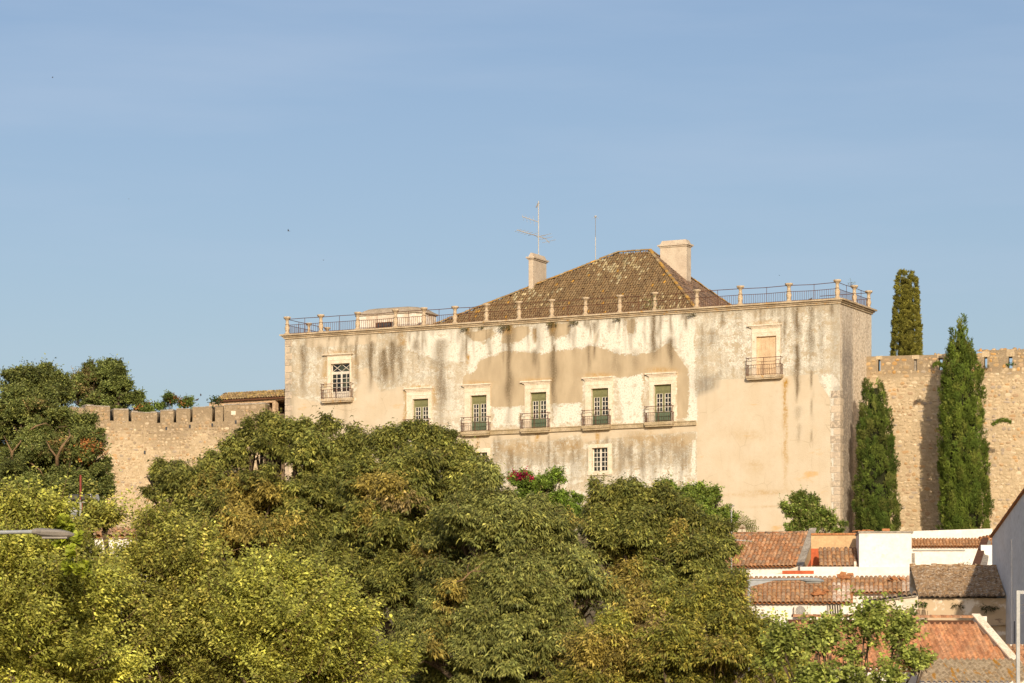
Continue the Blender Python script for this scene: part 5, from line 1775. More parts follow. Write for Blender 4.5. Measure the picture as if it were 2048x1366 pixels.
def crown_mesh(lobes, leafL, leafW, droop, pal, dens, puff=.36, nper=9, twig=.5, spots=(), bright_top=0.0, density_px=1480, up=.45, spread=.9, outer=.12, flat=0.0, spires=5, count=3.8, lv=.28):
    """lobes: (centre, radius, weight). Leaves sit along short twigs that ring many small puffs on each lobe."""
    cen = np.array([l[0] for l in lobes]); rad = np.array([l[1] for l in lobes]); wgt = np.array([l[2] for l in lobes])
    pc, pr, pw, pd = [], [], [], []
    for c, r, k in zip(cen, rad, wgt):
        rp0 = puff
        n = max(4, int(count * (r / rp0) ** 2))
        d = sphere_pts(n)
        d[:, 2] = np.where(d[:, 2] < -.6, -d[:, 2], d[:, 2])
        p = c + unit(d) * np.maximum(.05, r * rng.uniform(.72, 1.05, n) - .62 * rp0)[:, None]
        po = unit(d)
        dist = np.linalg.norm(p[:, None] - cen[None], axis=2) / rad[None]
        ok = (dist < .42).sum(1) == 0
        gap = np.sin(p[:, 0] * 2.1 / rp0 * .5 + 1.3) * np.sin(p[:, 2] * 2.7 / rp0 * .5 + p[:, 0] * .9) + .5 * np.sin(p[:, 1] * 3.1 / rp0 * .5 + p[:, 2] * 1.7)
        ok &= (gap > -.62) | (k < .5)
        p = p[ok]; po = po[ok]
        pd.append(po); pc.append(p); pr.append(rp0 * rng.uniform(.55, 1.3, len(p))); pw.append(np.full(len(p), k))
        if spires and k > .5:
            m = spires
            d = sphere_pts(m); d[:, 2] = np.abs(d[:, 2]) * 1.3 + .15; d[:, 1] *= .6
            q = c + unit(d) * np.maximum(.05, r * rng.uniform(.8, 1.35, m) - .45 * rp0)[:, None]
            pd.append(unit(d)); pc.append(q); pr.append(rp0 * rng.uniform(.35, .7, m)); pw.append(np.full(m, k))
    pc = np.concatenate(pc); pr = np.concatenate(pr); pw = np.concatenate(pw); pd = np.concatenate(pd)
    # every puff is a spray drawn out along its own bough
    pa = unit(pd * .75 + np.array([0, -.1, up + .15]) + rng.normal(0, .32, pd.shape))
    pl = pr * rng.uniform(1.1, 2.0, len(pr))
    px, py = px_of(pc)
    pw = pw * np.where(py > density_px, .25, 1.0)
    ptint = np.exp(rng.normal(0, .17, len(pc)))
    nt = np.maximum(3, (4 * np.pi * pr ** 2 * dens / nper * pw)).astype(int)
    own = np.repeat(np.arange(len(pc)), nt)
    N = len(own)
    j = sphere_pts(N)
    A = pa[own]
    j = unit(j - A * (j * A).sum(1, keepdims=True) * .7)
    j[:, 2] = np.where(j[:, 2] < -.25, -j[:, 2], j[:, 2])
    ta = rng.random(N) ** .75
    base = pc[own] + A * (pl[own] * (ta - .25))[:, None] + j * (pr[own] * .62 * np.sqrt(1.02 - ta) * rng.uniform(.45, 1.0, N))[:, None]
    d = unit(j * .75 + A * (.25 + .6 * ta)[:, None])
    ax = unit(d + np.array([0, 0, up * .6]) + rng.normal(0, .28, (N, 3)))
    tl = twig * rng.uniform(.5, 1.15, N) * (pr[own] / puff) ** .5
    longer = rng.random(N) < outer
    tl = np.where(longer, tl * rng.uniform(1.4, 2.3, N), tl)
    ttint = np.exp(rng.normal(0, .20, N)) * ptint[own]
    basecol = pal(N)
    puffpick = (np.abs(np.sin(own * 12.9898 + 1.0)) * 43758.5453) % 1.0
    for (sx, sy, rx, ry, prob, c2) in spots:
        bx, by = px_of(base)
        q = np.exp(-((bx - sx) / rx) ** 2 - ((by - sy) / ry) ** 2)
        k = (puffpick * .45 + rng.random(N) * .55) < q * prob * 1.15
        basecol[k] = np.array(c2) * np.exp(rng.normal(0, .18, (k.sum(), 1)))
    t = np.linspace(.12, 1.0, nper)[None, :] + rng.uniform(-.04, .04, (N, nper))
    # leaves sit in two ranks, in a plane that faces up and out
    face = unit(np.array([0, -.25, .8]) + d * .6 + rng.normal(0, .25, (N, 3)))
    perp = unit(np.cross(ax, face)); perp2 = np.cross(perp, ax)
    alt = np.where(np.arange(nper) % 2 == 0, 1, -1)[None, :, None]
    ang = rng.uniform(-.5, .5, (N, nper, 1)) + (1 - flat) * rng.uniform(-1.6, 1.6, (N, nper, 1))
    sdv = (perp[:, None] * np.cos(ang) + perp2[:, None] * np.sin(ang)) * alt
    bend = (t ** 2)[..., None] * DOWN * droop * .6
    pos = base[:, None] + (ax[:, None] * t[..., None] + bend * .5) * tl[:, None, None]
    la = unit(ax[:, None] * (.35 + .5 * t[..., None]) + sdv * spread + DOWN * droop + rng.normal(0, .20, (N, nper, 3)))
    nr = unit(perp2[:, None] * (.4 + flat) + np.array([.05, -.30, .45]) + d[:, None] * .6 + rng.normal(0, .40, (N, nper, 3)))
    M = N * nper
    L = leafL * rng.uniform(.65, 1.15, M)
    V, T = leaf_geo(pos.reshape(-1, 3), la.reshape(-1, 3), nr.reshape(-1, 3), L, leafW * rng.uniform(.75, 1.15, M) * L / leafL, droop * .35)
    C = np.repeat(basecol * ttint[:, None], nper, 0) * np.exp(rng.normal(0, lv, (M, 1)))
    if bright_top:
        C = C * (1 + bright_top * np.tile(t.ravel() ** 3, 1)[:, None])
    C = np.repeat(C, 5, 0)
    tw = rng.random(N) < .25
    b0 = base[tw]; b1 = base[tw] + ax[tw] * tl[tw][:, None]
    s = unit(np.cross(ax[tw], np.array([.3, 1.0, .1]))) * .006
    TV = np.stack([b0 - s, b0 + s, b1], 1).reshape(-1, 3)
    return V, T, C, TV

def tree(name, label, cat, lobes_px, Z, leafL, leafW, droop, pal, dens, group=None, base_px=None, trunk_r=.22, back=True, zb=None, boughs=(), limbs=True, depth=.55, mat='leaf', **kw):
    lobes = []
    sc = Z / F
    for i, l in enumerate(lobes_px):
        x, y, r = l[:3]
        rr = r * sc * kw.get('shrink', .80)
        dz = l[3] if len(l) > 3 else random.uniform(-depth, depth) * rr
        lobes.append((np.array(W(x, y, Z + dz)), rr, 1.0))
    if back:
        for c, r, k in list(lobes):
            lobes.append((c + np.array([random.uniform(-.3, .3), 1.25 * r, -.1 * r]), r * .92, .22))
    bx = base_px if base_px is not None else np.mean([l[0] for l in lobes_px])
    X = (bx - CX) / F * Z
    g = gz(X, Z) if zb is None else zb
    t = thing(name, (X, Z, g), label, cat, group)
    org = np.array([X, Z, g])
    kw.pop('shrink', None)
    V, T, C, TV = crown_mesh(lobes, leafL, leafW, droop, pal, dens, **kw)
    o = link('crown', mesh_np('crown', V - org, T, C), t, mat); o['kind'] = 'stuff'
    # trunk and limbs
    low = min(c[2] - r for c, r, k in lobes)
    top = np.mean([c[2] for c, r, k in lobes])
    fork = max(g + .6, min(low + .3, g + (top - g) * .5))
    m = MB()
    ht = fork - g
    m.tube([(0, 0, -.2), (.03, 0, ht * .3), (-.04, .03, ht * .7), (0, 0, ht)], [trunk_r * 1.25, trunk_r, trunk_r * .9, trunk_r * .85], 9)
    m.build('trunk', 'bark', t, smooth=True)
    if limbs:
        m = MB()
        for c, r, k in lobes:
            p = Vector(c - org); f = Vector((0, 0, ht - .1))
            mid = f.lerp(p, .5) + Vector((random.uniform(-.2, .2), random.uniform(-.2, .2), .2))
            m.tube([f, mid, p], [trunk_r * .6, trunk_r * .35, trunk_r * .16], 6)
            for q in range(5):
                e = p + Vector(sphere_pts(1)[0]) * r * .85
                m.tube([p.lerp(mid, .3), p.lerp(e, .5) + Vector((0, 0, .05)), e], [trunk_r * .16, trunk_r * .1, .012], 5)
        m.build('branches', 'bark', t, smooth=True)
    for pts, r0 in boughs:
        m = MB()
        q = [W(a_, b_, Z - dz_) - Vector(org) for a_, b_, dz_ in pts]
        m.tube(q, [r0 * (1 - .75 * i / (len(q) - 1)) for i in range(len(q))], 6)
        m.build('bare_bough', 'dry_twig', t, smooth=True)
    if len(TV):
        me = mesh_np('twigs', TV - org, np.arange(len(TV)).reshape(-1, 3))
        o = link('twigs', me, t, 'dry_twig'); o['kind'] = 'stuff'
    return t

def P_(cols, j=.10, k=(1, 1, 1)):
    return lambda n: pick(np.array(cols) * np.array(k), n, j)
KH, KF, KD = (1.36, 1.44, .88), (1.38, 1.40, 1.12), (1.75, 1.78, 1.2)
PAL_OLIVE = P_([(.145, .138, .052), (.12, .12, .047), (.165, .155, .058), (.105, .11, .044), (.185, .165, .062)], k=KH)
PAL_OLIVE_Y = P_([(.18, .165, .05), (.15, .142, .047), (.21, .185, .054), (.125, .125, .044), (.24, .195, .058)], k=KH)
PAL_BRIGHT = P_([(.21, .21, .048), (.175, .18, .042), (.24, .235, .055), (.15, .155, .04), (.27, .25, .06)], k=KF)
PAL_DARK = P_([(.075, .09, .034), (.062, .078, .03), (.09, .10, .04), (.055, .068, .03)], k=KD)
PAL_GREEN = P_([(.135, .165, .038), (.115, .145, .034), (.16, .185, .045), (.18, .19, .05)], k=(1.25,1.4,1))
YEL = (.315, .25, .060); BRN = (.25, .19, .075); ORG = (.34, .14, .045); LIM = (.24, .25, .03)
GRP_H = 'hackberry trees in front of the palace'
GRP_F = 'light green trees in the foreground'
YS = [(500, 1010, 70, 55, 1.0, YEL), (470, 1075, 60, 45, .8, YEL), (560, 1060, 40, 30, .7, YEL), (765, 980, 45, 35, 1.0, YEL), (800, 1010, 30, 25, .8, BRN), (735, 1050, 40, 30, .6, YEL), (850, 1120, 22, 18, 1.0, YEL), (905, 1210, 25, 45, .9, YEL), (870, 1290, 25, 40, .7, YEL),
      (1240, 1150, 45, 40, .9, YEL), (1270, 1210, 40, 50, .9, YEL), (1290, 1260, 40, 35, .7, BRN), (1220, 1320, 90, 45, 1.0, YEL), (1150, 1040, 30, 30, .5, YEL), (1350, 1060, 30, 35, .6, YEL), (1130, 1335, 40, 30, .6, YEL), (1480, 1200, 40, 60, .5, YEL), (1420, 1300, 60, 50, .45, YEL), (430, 990, 40, 30, .5, YEL), (1180, 1090, 40, 30, .4, BRN)]

kw_h = dict(spires=8, puff=.42, twig=.34, spots=YS, up=.30, spread=.75, outer=.07)
tree('hackberry_tree', 'dark olive tree with yellowing sprays, its peak overlapping the palace corner', 'tree',
     [(556, 868, 30, .2), (545, 915, 52, 0), (598, 890, 36, -.2), (640, 882, 34, .3), (668, 925, 44, 0), (500, 905, 40, .2), (462, 940, 46, 0), (610, 940, 60, -.3), (712, 930, 40, .2), (690, 970, 50, 0), (420, 965, 40, .2), (318, 955, 22, .3), (385, 990, 48, 0), (338, 968, 30, .4), (325, 1005, 34, .2), (450, 1010, 66), (380, 1040, 60), (520, 1040, 105, -.8), (640, 1020, 95, -.7), (430, 1080, 90, -.5), (590, 1130, 100, -1.2), (690, 1100, 80, -.8)],
     86, .135, .050, .60, PAL_OLIVE, 800, GRP_H, trunk_r=.30, **kw_h)
tree('hackberry_tree', 'dark olive rounded tree rising just below the second green balcony door', 'tree',
     [(832, 885, 32, .1), (790, 900, 34, .1), (762, 895, 24, .3), (880, 897, 36, 0), (918, 922, 24, .2), (840, 930, 50, -.2), (760, 945, 44, 0), (905, 950, 48, 0), (722, 965, 36, .2), (950, 972, 26, .3), (735, 1005, 60, -.2), (900, 1000, 66, -.4), (820, 1010, 95, -.8), (760, 1090, 90, -1.0), (940, 960, 45, .2), (870, 1110, 100, -1.3), (700, 1180, 80, -1.2), (790, 1200, 90, -1.6)],
     83, .135, .050, .60, PAL_OLIVE, 800, GRP_H, trunk_r=.28, **kw_h)
tree('hackberry_tree', 'broad grey green tree with drooping leaves and a dead branch in a dark hollow', 'tree',
     [(975, 985, 40, .3), (1005, 1035, 46, .1), (1060, 1045, 40, .2), (1105, 1065, 40, .2), (1060, 1080, 60, 0), (945, 1070, 80, 0), (1040, 1120, 100, -.6), (1110, 1110, 80, -.3), (930, 1230, 105, -1.0), (1050, 1230, 115, -1.3), (1150, 1200, 80, -.6), (1000, 1320, 110, -1.6), (860, 1320, 85, -1.0), (1110, 1320, 90, -1.3), (900, 1420, 100), (1030, 1440, 100), (1150, 1430, 90)],
     79, .135, .045, .68, P_([(.145, .142, .062), (.125, .127, .058), (.165, .158, .068), (.11, .115, .054), (.19, .175, .075)], k=KH), 820, GRP_H, trunk_r=.3, **kw_h)
tree('hackberry_tree', 'olive tree topping out beneath the lower sash window', 'tree',
     [(1210, 1005, 32, .1), (1245, 1020, 40, 0), (1275, 1008, 30, .2), (1180, 1045, 36, .2), (1320, 1030, 42, 0), (1290, 1060, 50, -.1), (1360, 1055, 42, .1), (1395, 1075, 42, 0), (1220, 1070, 50, -.1), (1430, 1090, 36, .2), (1250, 1110, 85, -.7), (1350, 1140, 85, -.7), (1420, 1130, 60, -.2), (1300, 1200, 85, -1.0), (1410, 1200, 75, -.8)],
     85, .135, .05, .60, PAL_OLIVE, 800, GRP_H, trunk_r=.27, **kw_h)
tree('hackberry_tree', 'golden tinged olive tree at the bottom beside the village roofs', 'tree',
     [(1350, 1270, 75, 0), (1440, 1225, 60, 0), (1250, 1300, 80, -.3), (1430, 1310, 85, -.6), (1330, 1350, 90, -.8), (1200, 1350, 80, -.5), (1500, 1320, 65, -.3), (1540, 1290, 42, 0), (1555, 1355, 60, -.3), (1270, 1430, 90), (1400, 1430, 90), (1520, 1420, 70), (1170, 1400, 70)],
     72, .115, .045, .55, PAL_OLIVE_Y, 860, GRP_H, trunk_r=.22, **dict(kw_h, puff=.36))
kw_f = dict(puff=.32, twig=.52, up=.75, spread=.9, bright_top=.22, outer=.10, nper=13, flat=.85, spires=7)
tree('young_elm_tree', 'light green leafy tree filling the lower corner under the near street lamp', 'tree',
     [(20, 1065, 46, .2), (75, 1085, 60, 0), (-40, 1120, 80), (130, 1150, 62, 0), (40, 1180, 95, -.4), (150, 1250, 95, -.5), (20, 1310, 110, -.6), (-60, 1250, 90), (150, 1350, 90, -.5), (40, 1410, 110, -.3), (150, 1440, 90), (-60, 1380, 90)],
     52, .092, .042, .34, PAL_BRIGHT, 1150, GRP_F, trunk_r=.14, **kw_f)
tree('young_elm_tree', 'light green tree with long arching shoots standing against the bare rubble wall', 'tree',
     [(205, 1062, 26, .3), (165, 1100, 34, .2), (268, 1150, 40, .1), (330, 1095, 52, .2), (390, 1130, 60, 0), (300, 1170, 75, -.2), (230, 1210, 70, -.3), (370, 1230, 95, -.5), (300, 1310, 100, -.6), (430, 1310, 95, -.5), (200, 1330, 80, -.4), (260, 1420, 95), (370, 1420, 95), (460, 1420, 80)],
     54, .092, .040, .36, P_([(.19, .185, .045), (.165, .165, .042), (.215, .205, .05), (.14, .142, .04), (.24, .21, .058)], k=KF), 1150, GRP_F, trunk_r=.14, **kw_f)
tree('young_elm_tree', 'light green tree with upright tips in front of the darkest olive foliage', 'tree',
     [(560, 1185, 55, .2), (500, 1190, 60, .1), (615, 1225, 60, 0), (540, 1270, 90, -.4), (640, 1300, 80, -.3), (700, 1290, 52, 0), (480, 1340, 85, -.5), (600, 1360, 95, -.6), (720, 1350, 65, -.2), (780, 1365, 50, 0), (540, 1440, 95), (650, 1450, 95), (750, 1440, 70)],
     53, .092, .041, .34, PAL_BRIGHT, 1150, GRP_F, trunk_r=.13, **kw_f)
tree('mulberry_sapling', 'bright green broad leaved sapling reaching up in front of the orange pantile roof', 'tree',
     [(1744, 1250, 11, .1), (1741, 1275, 13, 0), (1735, 1305, 20, 0), (1806, 1266, 11, .1), (1801, 1290, 14, 0), (1796, 1318, 20, 0), (1640, 1282, 14, .1), (1632, 1310, 18, 0), (1578, 1292, 12, .2), (1572, 1315, 16, 0), (1690, 1330, 20, 0), (1762, 1345, 28, 0), (1640, 1352, 26, 0), (1826, 1342, 15, .1), (1700, 1372, 36, -.2), (1778, 1385, 34, -.2), (1600, 1382, 32, 0), (1545, 1358, 20, .1), (1640, 1408, 50, -.2), (1740, 1415, 50, -.2)],
     47, .085, .055, .30, P_([(.235, .26, .06), (.20, .23, .052), (.27, .285, .07), (.16, .18, .045)], k=(1.05,1.08,1)), 520, GRP_F, trunk_r=.04, **dict(kw_f, puff=.16, twig=.26, flat=.4, spires=2, outer=.2, shrink=.80, count=2.6))
tree('young_elm_tree', 'yellow green slender shoot of big leaves below the near lamp head', 'sapling',
     [(128, 1062, 14, 0), (140, 1090, 18, 0), (150, 1120, 22, 0), (158, 1150, 26, 0)],
     49, .12, .10, .25, P_([(.26, .29, .028), (.22, .26, .026)]), 520, GRP_F, trunk_r=.03, back=False, limbs=False, **dict(kw_f, puff=.10, twig=.16, outer=0, spires=0))

# trees against and above the castle wall
kw_d = dict(puff=.75, twig=.50, up=.3, spread=.8, nper=9)
OS = [(170, 900, 55, 45, .3, ORG), (130, 850, 40, 30, .2, ORG), (200, 940, 30, 30, .2, ORG), (60, 990, 80, 40, .25, PAL_DARK(1)[0]), (60, 830, 60, 40, .25, BRN), (120, 900, 50, 40, .3, BRN)]
tree('holm_oak', 'large dark spreading tree with reddish sprays and bare boughs before the castle wall', 'tree',
     [(35, 775, 44, 0), (85, 780, 46, .5), (125, 805, 40, 1), (40, 840, 60, -1), (95, 860, 62, -1), (150, 875, 50, 0), (185, 900, 36, .5), (60, 930, 75, -2), (150, 940, 66, -1.2), (200, 950, 30, .5), (30, 1010, 80, -2), (120, 1010, 75, -2), (205, 1000, 32, 0), (-40, 880, 80, 0), (-30, 990, 90, 0), (180, 1060, 60, -1), (60, 1080, 80, -2)],
     208, .20, .105, .25, P_([(.095, .105, .042), (.080, .092, .038), (.115, .12, .048), (.065, .078, .034)], k=KD), 330, 'dark trees by the castle wall', base_px=70, trunk_r=.42, spots=OS, boughs=[([(116, 950, 2.6), (114, 915, 3.3), (124, 893, 3.6), (140, 872, 3.2), (137, 858, 2.6)], .15), ([(114, 915, 3.3), (102, 900, 3.4), (92, 880, 3.0)], .09), ([(18, 945, 2.4), (24, 905, 3.6), (8, 872, 3.2)], .15), ([(24, 905, 3.6), (40, 885, 3.4), (48, 868, 2.6)], .07), ([(52, 866, 3.2), (72, 852, 3.6), (92, 846, 3.2), (104, 858, 2.4)], .07), ([(60, 925, 3.4), (80, 940, 3.6), (92, 962, 3.0)], .06)], **kw_d)
tree('holm_oak', 'rounded dark green treetop showing above the merlons against the sky', 'tree',
     [(215, 762, 40, 0), (185, 775, 40, 0), (240, 785, 30, 0), (150, 790, 40, .5), (220, 815, 45, 0), (270, 812, 22, 0), (288, 828, 16, 0)],
     264, .22, .115, .25, P_([(.105, .11, .046), (.09, .098, .042), (.125, .125, .052)], k=(1.5,1.7,1.1)), 300, 'dark trees by the castle wall', trunk_r=.35, zb=20.0, spots=[(170, 780, 40, 30, .6, BRN), (285, 815, 25, 20, .35, ORG)], **kw_d)
tree('orange_bush', 'low bush flecked with orange peeping over the middle merlons', 'bush',
     [(345, 812, 22, 0), (322, 822, 18, 0), (372, 818, 16, 0), (300, 835, 16, 0)],
     263, .20, .10, .25, P_([(.085, .11, .036), (.105, .125, .042)], k=(1.4,1.5,1)), 250, None, trunk_r=.12, zb=20.0, spots=[(345, 800, 30, 18, .3, ORG)], **kw_d)

# shrubs at the foot of the palace
kw_s = dict(puff=.42, twig=.34, up=.6, spread=.9, nper=9)
tree('bougainvillea', 'vivid green climber with a streak of magenta blossom before the palace wall', 'shrub',
     [(1045, 968, 26, 0), (1090, 985, 32, 0), (1108, 965, 20, 0), (1060, 1000, 34, 0), (1120, 1020, 36, 0), (1145, 1040, 30, 0), (1080, 1040, 40, 0), (1150, 1005, 14, 0)],
     150, .13, .07, .2, P_([(.125, .165, .032), (.15, .185, .038), (.105, .14, .03)], k=(1.25,1.4,1)), 420, None, trunk_r=.10, spots=[(1040, 958, 17, 5, 1.3, (.42, .02, .075)), (1054, 962, 10, 4, 1.3, (.42, .02, .075))], **dict(kw_s, puff=.22, twig=.26))
tree('fig_tree', 'bright green bushy tree against the palace wall below the end of the string course', 'tree',
     [(1345, 1000, 26, 0), (1390, 1005, 34, 0), (1425, 1005, 24, 0), (1400, 1045, 40, 0), (1440, 1045, 28, 0), (1350, 1040, 30, 0), (1330, 1085, 34, 0)],
     178, .16, .10, .2, PAL_GREEN, 330, None, trunk_r=.14, **kw_s)
tree('elder_bush', 'loose green bush at the foot of the palace behind the ochre gable parapet', 'bush',
     [(1600, 1008, 22, 0), (1622, 1020, 20, 0), (1580, 1028, 18, 0), (1598, 1038, 24, 0), (1615, 1055, 28, 0), (1650, 1042, 22, 0), (1632, 1040, 22, 0), (1640, 1065, 28, 0), (1665, 1056, 20, 0), (1684, 1060, 16, 0), (1590, 1065, 24, 0), (1660, 1075, 24, 0)],
     211, .18, .09, .2, P_([(.135, .155, .042), (.115, .14, .036), (.155, .165, .05), (.19, .165, .07)], k=(1.25,1.45,1)), 230, None, trunk_r=.10, **kw_s)

def sumac():
    Z = 205
    p = W(1484, 1068, Z)
    g = gz(p.x, p.y)
    t = thing('sumac_plant', (p.x, p.y, g), 'single plant of palm like feathered leaves beside the slim white mast', 'plant')
    h = p.z - g
    m = MB().tube([(0, 0, 0), (.03, 0, h * .5), (0, 0, h + .4)], [.05, .04, .02], 6)
    V, T, C = [], [], []
    b = 0
    st = MB()
    for k in range(15):
        a = math.pi * (k + .5) / 15 * 1.25 - .4
        L = random.uniform(.9, 1.35)
        d = np.array([math.cos(a), random.uniform(-.5, .1), math.sin(a) * .8 + .15]); d /= np.linalg.norm(d)
        o = np.array([0, 0, h + .35])
        pts = [o + d * L * s + DOWN * .28 * L * s * s for s in np.linspace(0, 1, 9)]
        st.tube(pts, .012, 4)
        for i in range(2, 9):
            for sgn in (-1, 1):
                ax = (pts[i] - pts[i - 1]); ax /= np.linalg.norm(ax)
                sd_ = np.cross(ax, np.array([0, -1.0, .3])); sd_ /= np.linalg.norm(sd_)
                v, tt = leaf_geo(pts[i][None], (ax * .5 + sd_ * sgn)[None], np.array([[0, -.6, .8]]), np.array([.30 * (1.1 - i / 14)]), np.array([.085]), .12)
                V.append(v); T.append(tt + b); b += len(v)
                C.append(np.repeat(np.array([[.14, .15, .03]]) * random.uniform(.7, 1.3), 5, 0))
    m.build('trunk', 'bark', t)
    st.build('leaf_stalks', 'dry_twig', t)
    o = link('leaves', mesh_np('leaves', np.concatenate(V), np.concatenate(T), np.concatenate(C)), t, 'leaf'); o['kind'] = 'stuff'
sumac()

def cypress(label, xc, ytop, ybase, prof, Z, lean, tuft_d, tl, cols, shaggy, zb=None, depth=1.0, arms=()):
    """upright cypress: prof(t) half width in metres, t from base 0 to top 1"""
    sc = Z / F
    x0 = (xc - CX) * sc
    z0, z1 = CAMZ + (HY - ybase) * sc, CAMZ + (HY - ytop) * sc
    g = gz(x0, Z) if zb is None else zb
    t = thing('cypress_tree', (x0, Z, g), label, 'cypress', 'cypresses by the castle wall')
    H = z1 - g
    org = np.array([x0, Z, g])
    area = 0
    ts = np.linspace(0, 1, 80)
    pr = np.array([prof(q) for q in ts])
    area = (lambda y,x: float(((y[1:]+y[:-1])*np.diff(x)/2).sum()))(2 * np.pi * pr, ts) * H
    N = int(area * tuft_d)
    cdf = np.cumsum(pr + .03); cdf /= cdf[-1]
    PN = int(area * (7.5 if shaggy > .5 else 34))
    pq = np.interp(rng.random(PN), cdf, ts); pa = rng.uniform(0, 2 * np.pi, PN)
    plen = tl * (2.9 if shaggy > .5 else .8) * rng.uniform(.6, 1.3, PN)
    prad = plen * (rng.uniform(.16, .26, PN) if shaggy > .5 else rng.uniform(.34, .46, PN))
    ptint = np.exp(rng.normal(0, .22, PN))
    pdep = (rng.uniform(.80, 1.0, PN) if shaggy > .5 else rng.uniform(.92, 1.0, PN)) + .12 * shaggy * (rng.random(PN) < .10)
    wch = plen * prad; wch = wch / wch.sum()
    own = rng.choice(PN, N, p=wch)
    keep = (np.sin(pa[own]) < .35) | (rng.random(N) < .3)
    own = own[keep]; N = len(own)
    out = np.stack([np.cos(pa), np.sin(pa), np.zeros(PN)], -1)
    rr = np.interp(pq, ts, pr) * pdep
    pb = np.stack([rr * np.cos(pa) + lean * pq, rr * np.sin(pa) * depth, pq * H], -1) - np.array([0, 0, 1.0]) * (plen * .4)[:, None]
    pax = unit(np.array([-.06 * (lean != 0), 0, 1.0]) + out * (rng.uniform(.08, .28, (PN, 1)) if shaggy > .5 else rng.uniform(.4, 1.2, (PN, 1))) + rng.normal(0, .08, (PN, 3)))
    tt_ = rng.random(N) ** .8
    jd = unit(rng.normal(size=(N, 3)))
    jd = unit(jd - pax[own] * (jd * pax[own]).sum(1, keepdims=True) + out[own] * .45 + np.array([0, -.2, 0]))
    pos = pb[own] + pax[own] * (plen[own] * tt_)[:, None] + jd * (prad[own] * np.sqrt(np.clip(1 - tt_ ** 1.6, 0, 1)))[:, None]
    nl = 6
    ln = tl * rng.uniform(.6, 1.2, N)
    ax0 = unit(pax[own] + jd * .45)
    s = np.linspace(0, .6, nl)[None, :]
    P0 = pos[:, None] + ax0[:, None] * (s * ln[:, None])[..., None] + rng.normal(0, .02, (N, nl, 3))
    ax = unit(ax0[:, None] + rng.normal(0, .40, (N, nl, 3)))
    nr = unit(jd[:, None] + out[own][:, None] * .6 + np.array([0, -.2, .25]) + rng.normal(0, .35, (N, nl, 3)))
    M = N * nl
    L = (np.repeat(ln, nl) * rng.uniform(.40, .70, M))
    V, T = leaf_geo(P0.reshape(-1, 3), ax.reshape(-1, 3), nr.reshape(-1, 3), L, L * rng.uniform(.24, .36, M), 0.0)
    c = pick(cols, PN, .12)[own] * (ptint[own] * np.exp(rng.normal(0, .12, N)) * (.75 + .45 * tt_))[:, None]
    C = np.repeat(np.repeat(c, nl, 0) * np.exp(rng.normal(0, .12, (M, 1))), 5, 0)
    # brown dead patch colours
    o = link('crown', mesh_np('crown', V, T, C), t, 'needle'); o['kind'] = 'stuff'
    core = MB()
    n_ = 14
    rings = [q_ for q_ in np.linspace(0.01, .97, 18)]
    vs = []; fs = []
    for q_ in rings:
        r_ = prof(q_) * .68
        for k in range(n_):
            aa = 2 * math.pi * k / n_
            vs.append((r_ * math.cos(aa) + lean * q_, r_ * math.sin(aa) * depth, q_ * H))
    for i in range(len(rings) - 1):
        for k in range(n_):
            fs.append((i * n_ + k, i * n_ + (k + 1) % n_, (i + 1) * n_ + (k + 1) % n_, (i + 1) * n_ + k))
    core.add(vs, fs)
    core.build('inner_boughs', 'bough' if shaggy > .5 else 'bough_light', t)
    MB().tube([(0, 0, -.2), (lean * .5, 0, H * .5), (lean * .9, 0, H * .9)], [.22, .15, .04], 8).build('trunk', 'bark', t)
    for (dx, z, L_) in arms:
        m = MB(); pts = [Vector((dx, -.2, z)), Vector((dx + L_ * .5, -.3, z + .25)), Vector((dx + L_, -.3, z + .05))]
        m.tube(pts, [.03, .02, .008], 5).build('side_bough', 'bark', t)
        nn = 260
        f = rng.random(nn)
        pp = np.array([dx, -.25, z]) + np.stack([f * L_, rng.normal(0, .04, nn), .35 * np.sin(f * 2.6) * .8 + rng.normal(0, .07, nn)], -1)
        v, tt = leaf_geo(pp, unit(np.array([1.0, -.1, .25]) + rng.normal(0, .5, (nn, 3))), sphere_pts(nn), np.full(nn, .26), np.full(nn, .07), .0)
        o = link('spray', mesh_np('spray', v, tt, np.repeat(pick(cols, nn, .15), 5, 0)), t, 'needle'); o['kind'] = 'stuff'
    return t
mottled('bough_light', (.13, .12, .026), (.10, .095, .022), 3.0)
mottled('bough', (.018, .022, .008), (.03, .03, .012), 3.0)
def pf_tall(q):
    return float(np.interp(q, [0, .03, .12, .35, .55, .72, .82, .90, .95, 1.0], [1.38, 1.52, 1.60, 1.52, 1.36, 1.16, .78, .44, .22, .03]))
def pf_mid(q):
    return float(np.interp(q, [0, .05, .2, .45, .7, .85, .95, 1.0], [1.1, 1.30, 1.36, 1.25, 1.0, .76, .56, .32]))
def pf_clip(q):
    return float(np.interp(q, [0, .2, .45, .6, .8, .92, .975, 1.0], [1.25, 1.28, 1.22, 1.06, .86, .70, .60, .32]))
GC = [(.10, .14, .022), (.08, .118, .02), (.12, .155, .026), (.14, .162, .032), (.105, .145, .022)]
cypress('tallest shaggy cypress, rising to a pointed tip above the castle wall', 1932, 634, 1066, pf_tall, 223.6, -.42, 190, .30, GC, 1.0, arms=((1.75, 8.2, 1.35), (-1.7, 12.3, -.8)))
cypress('short shaggy cypress tucked in the corner beside the palace flank', 1757, 768, 1068, pf_mid, 224.5, -.30, 200, .28, [(.088, .122, .022), (.072, .108, .02), (.105, .135, .026), (.12, .132, .032)], 1.0)
cypress('smooth round topped cypress standing behind the castle wall', 1813, 545, 860, pf_clip, 240, 0.0, 520, .24, [(.19, .18, .034), (.165, .16, .032), (.215, .20, .04)], .35, zb=19.0)

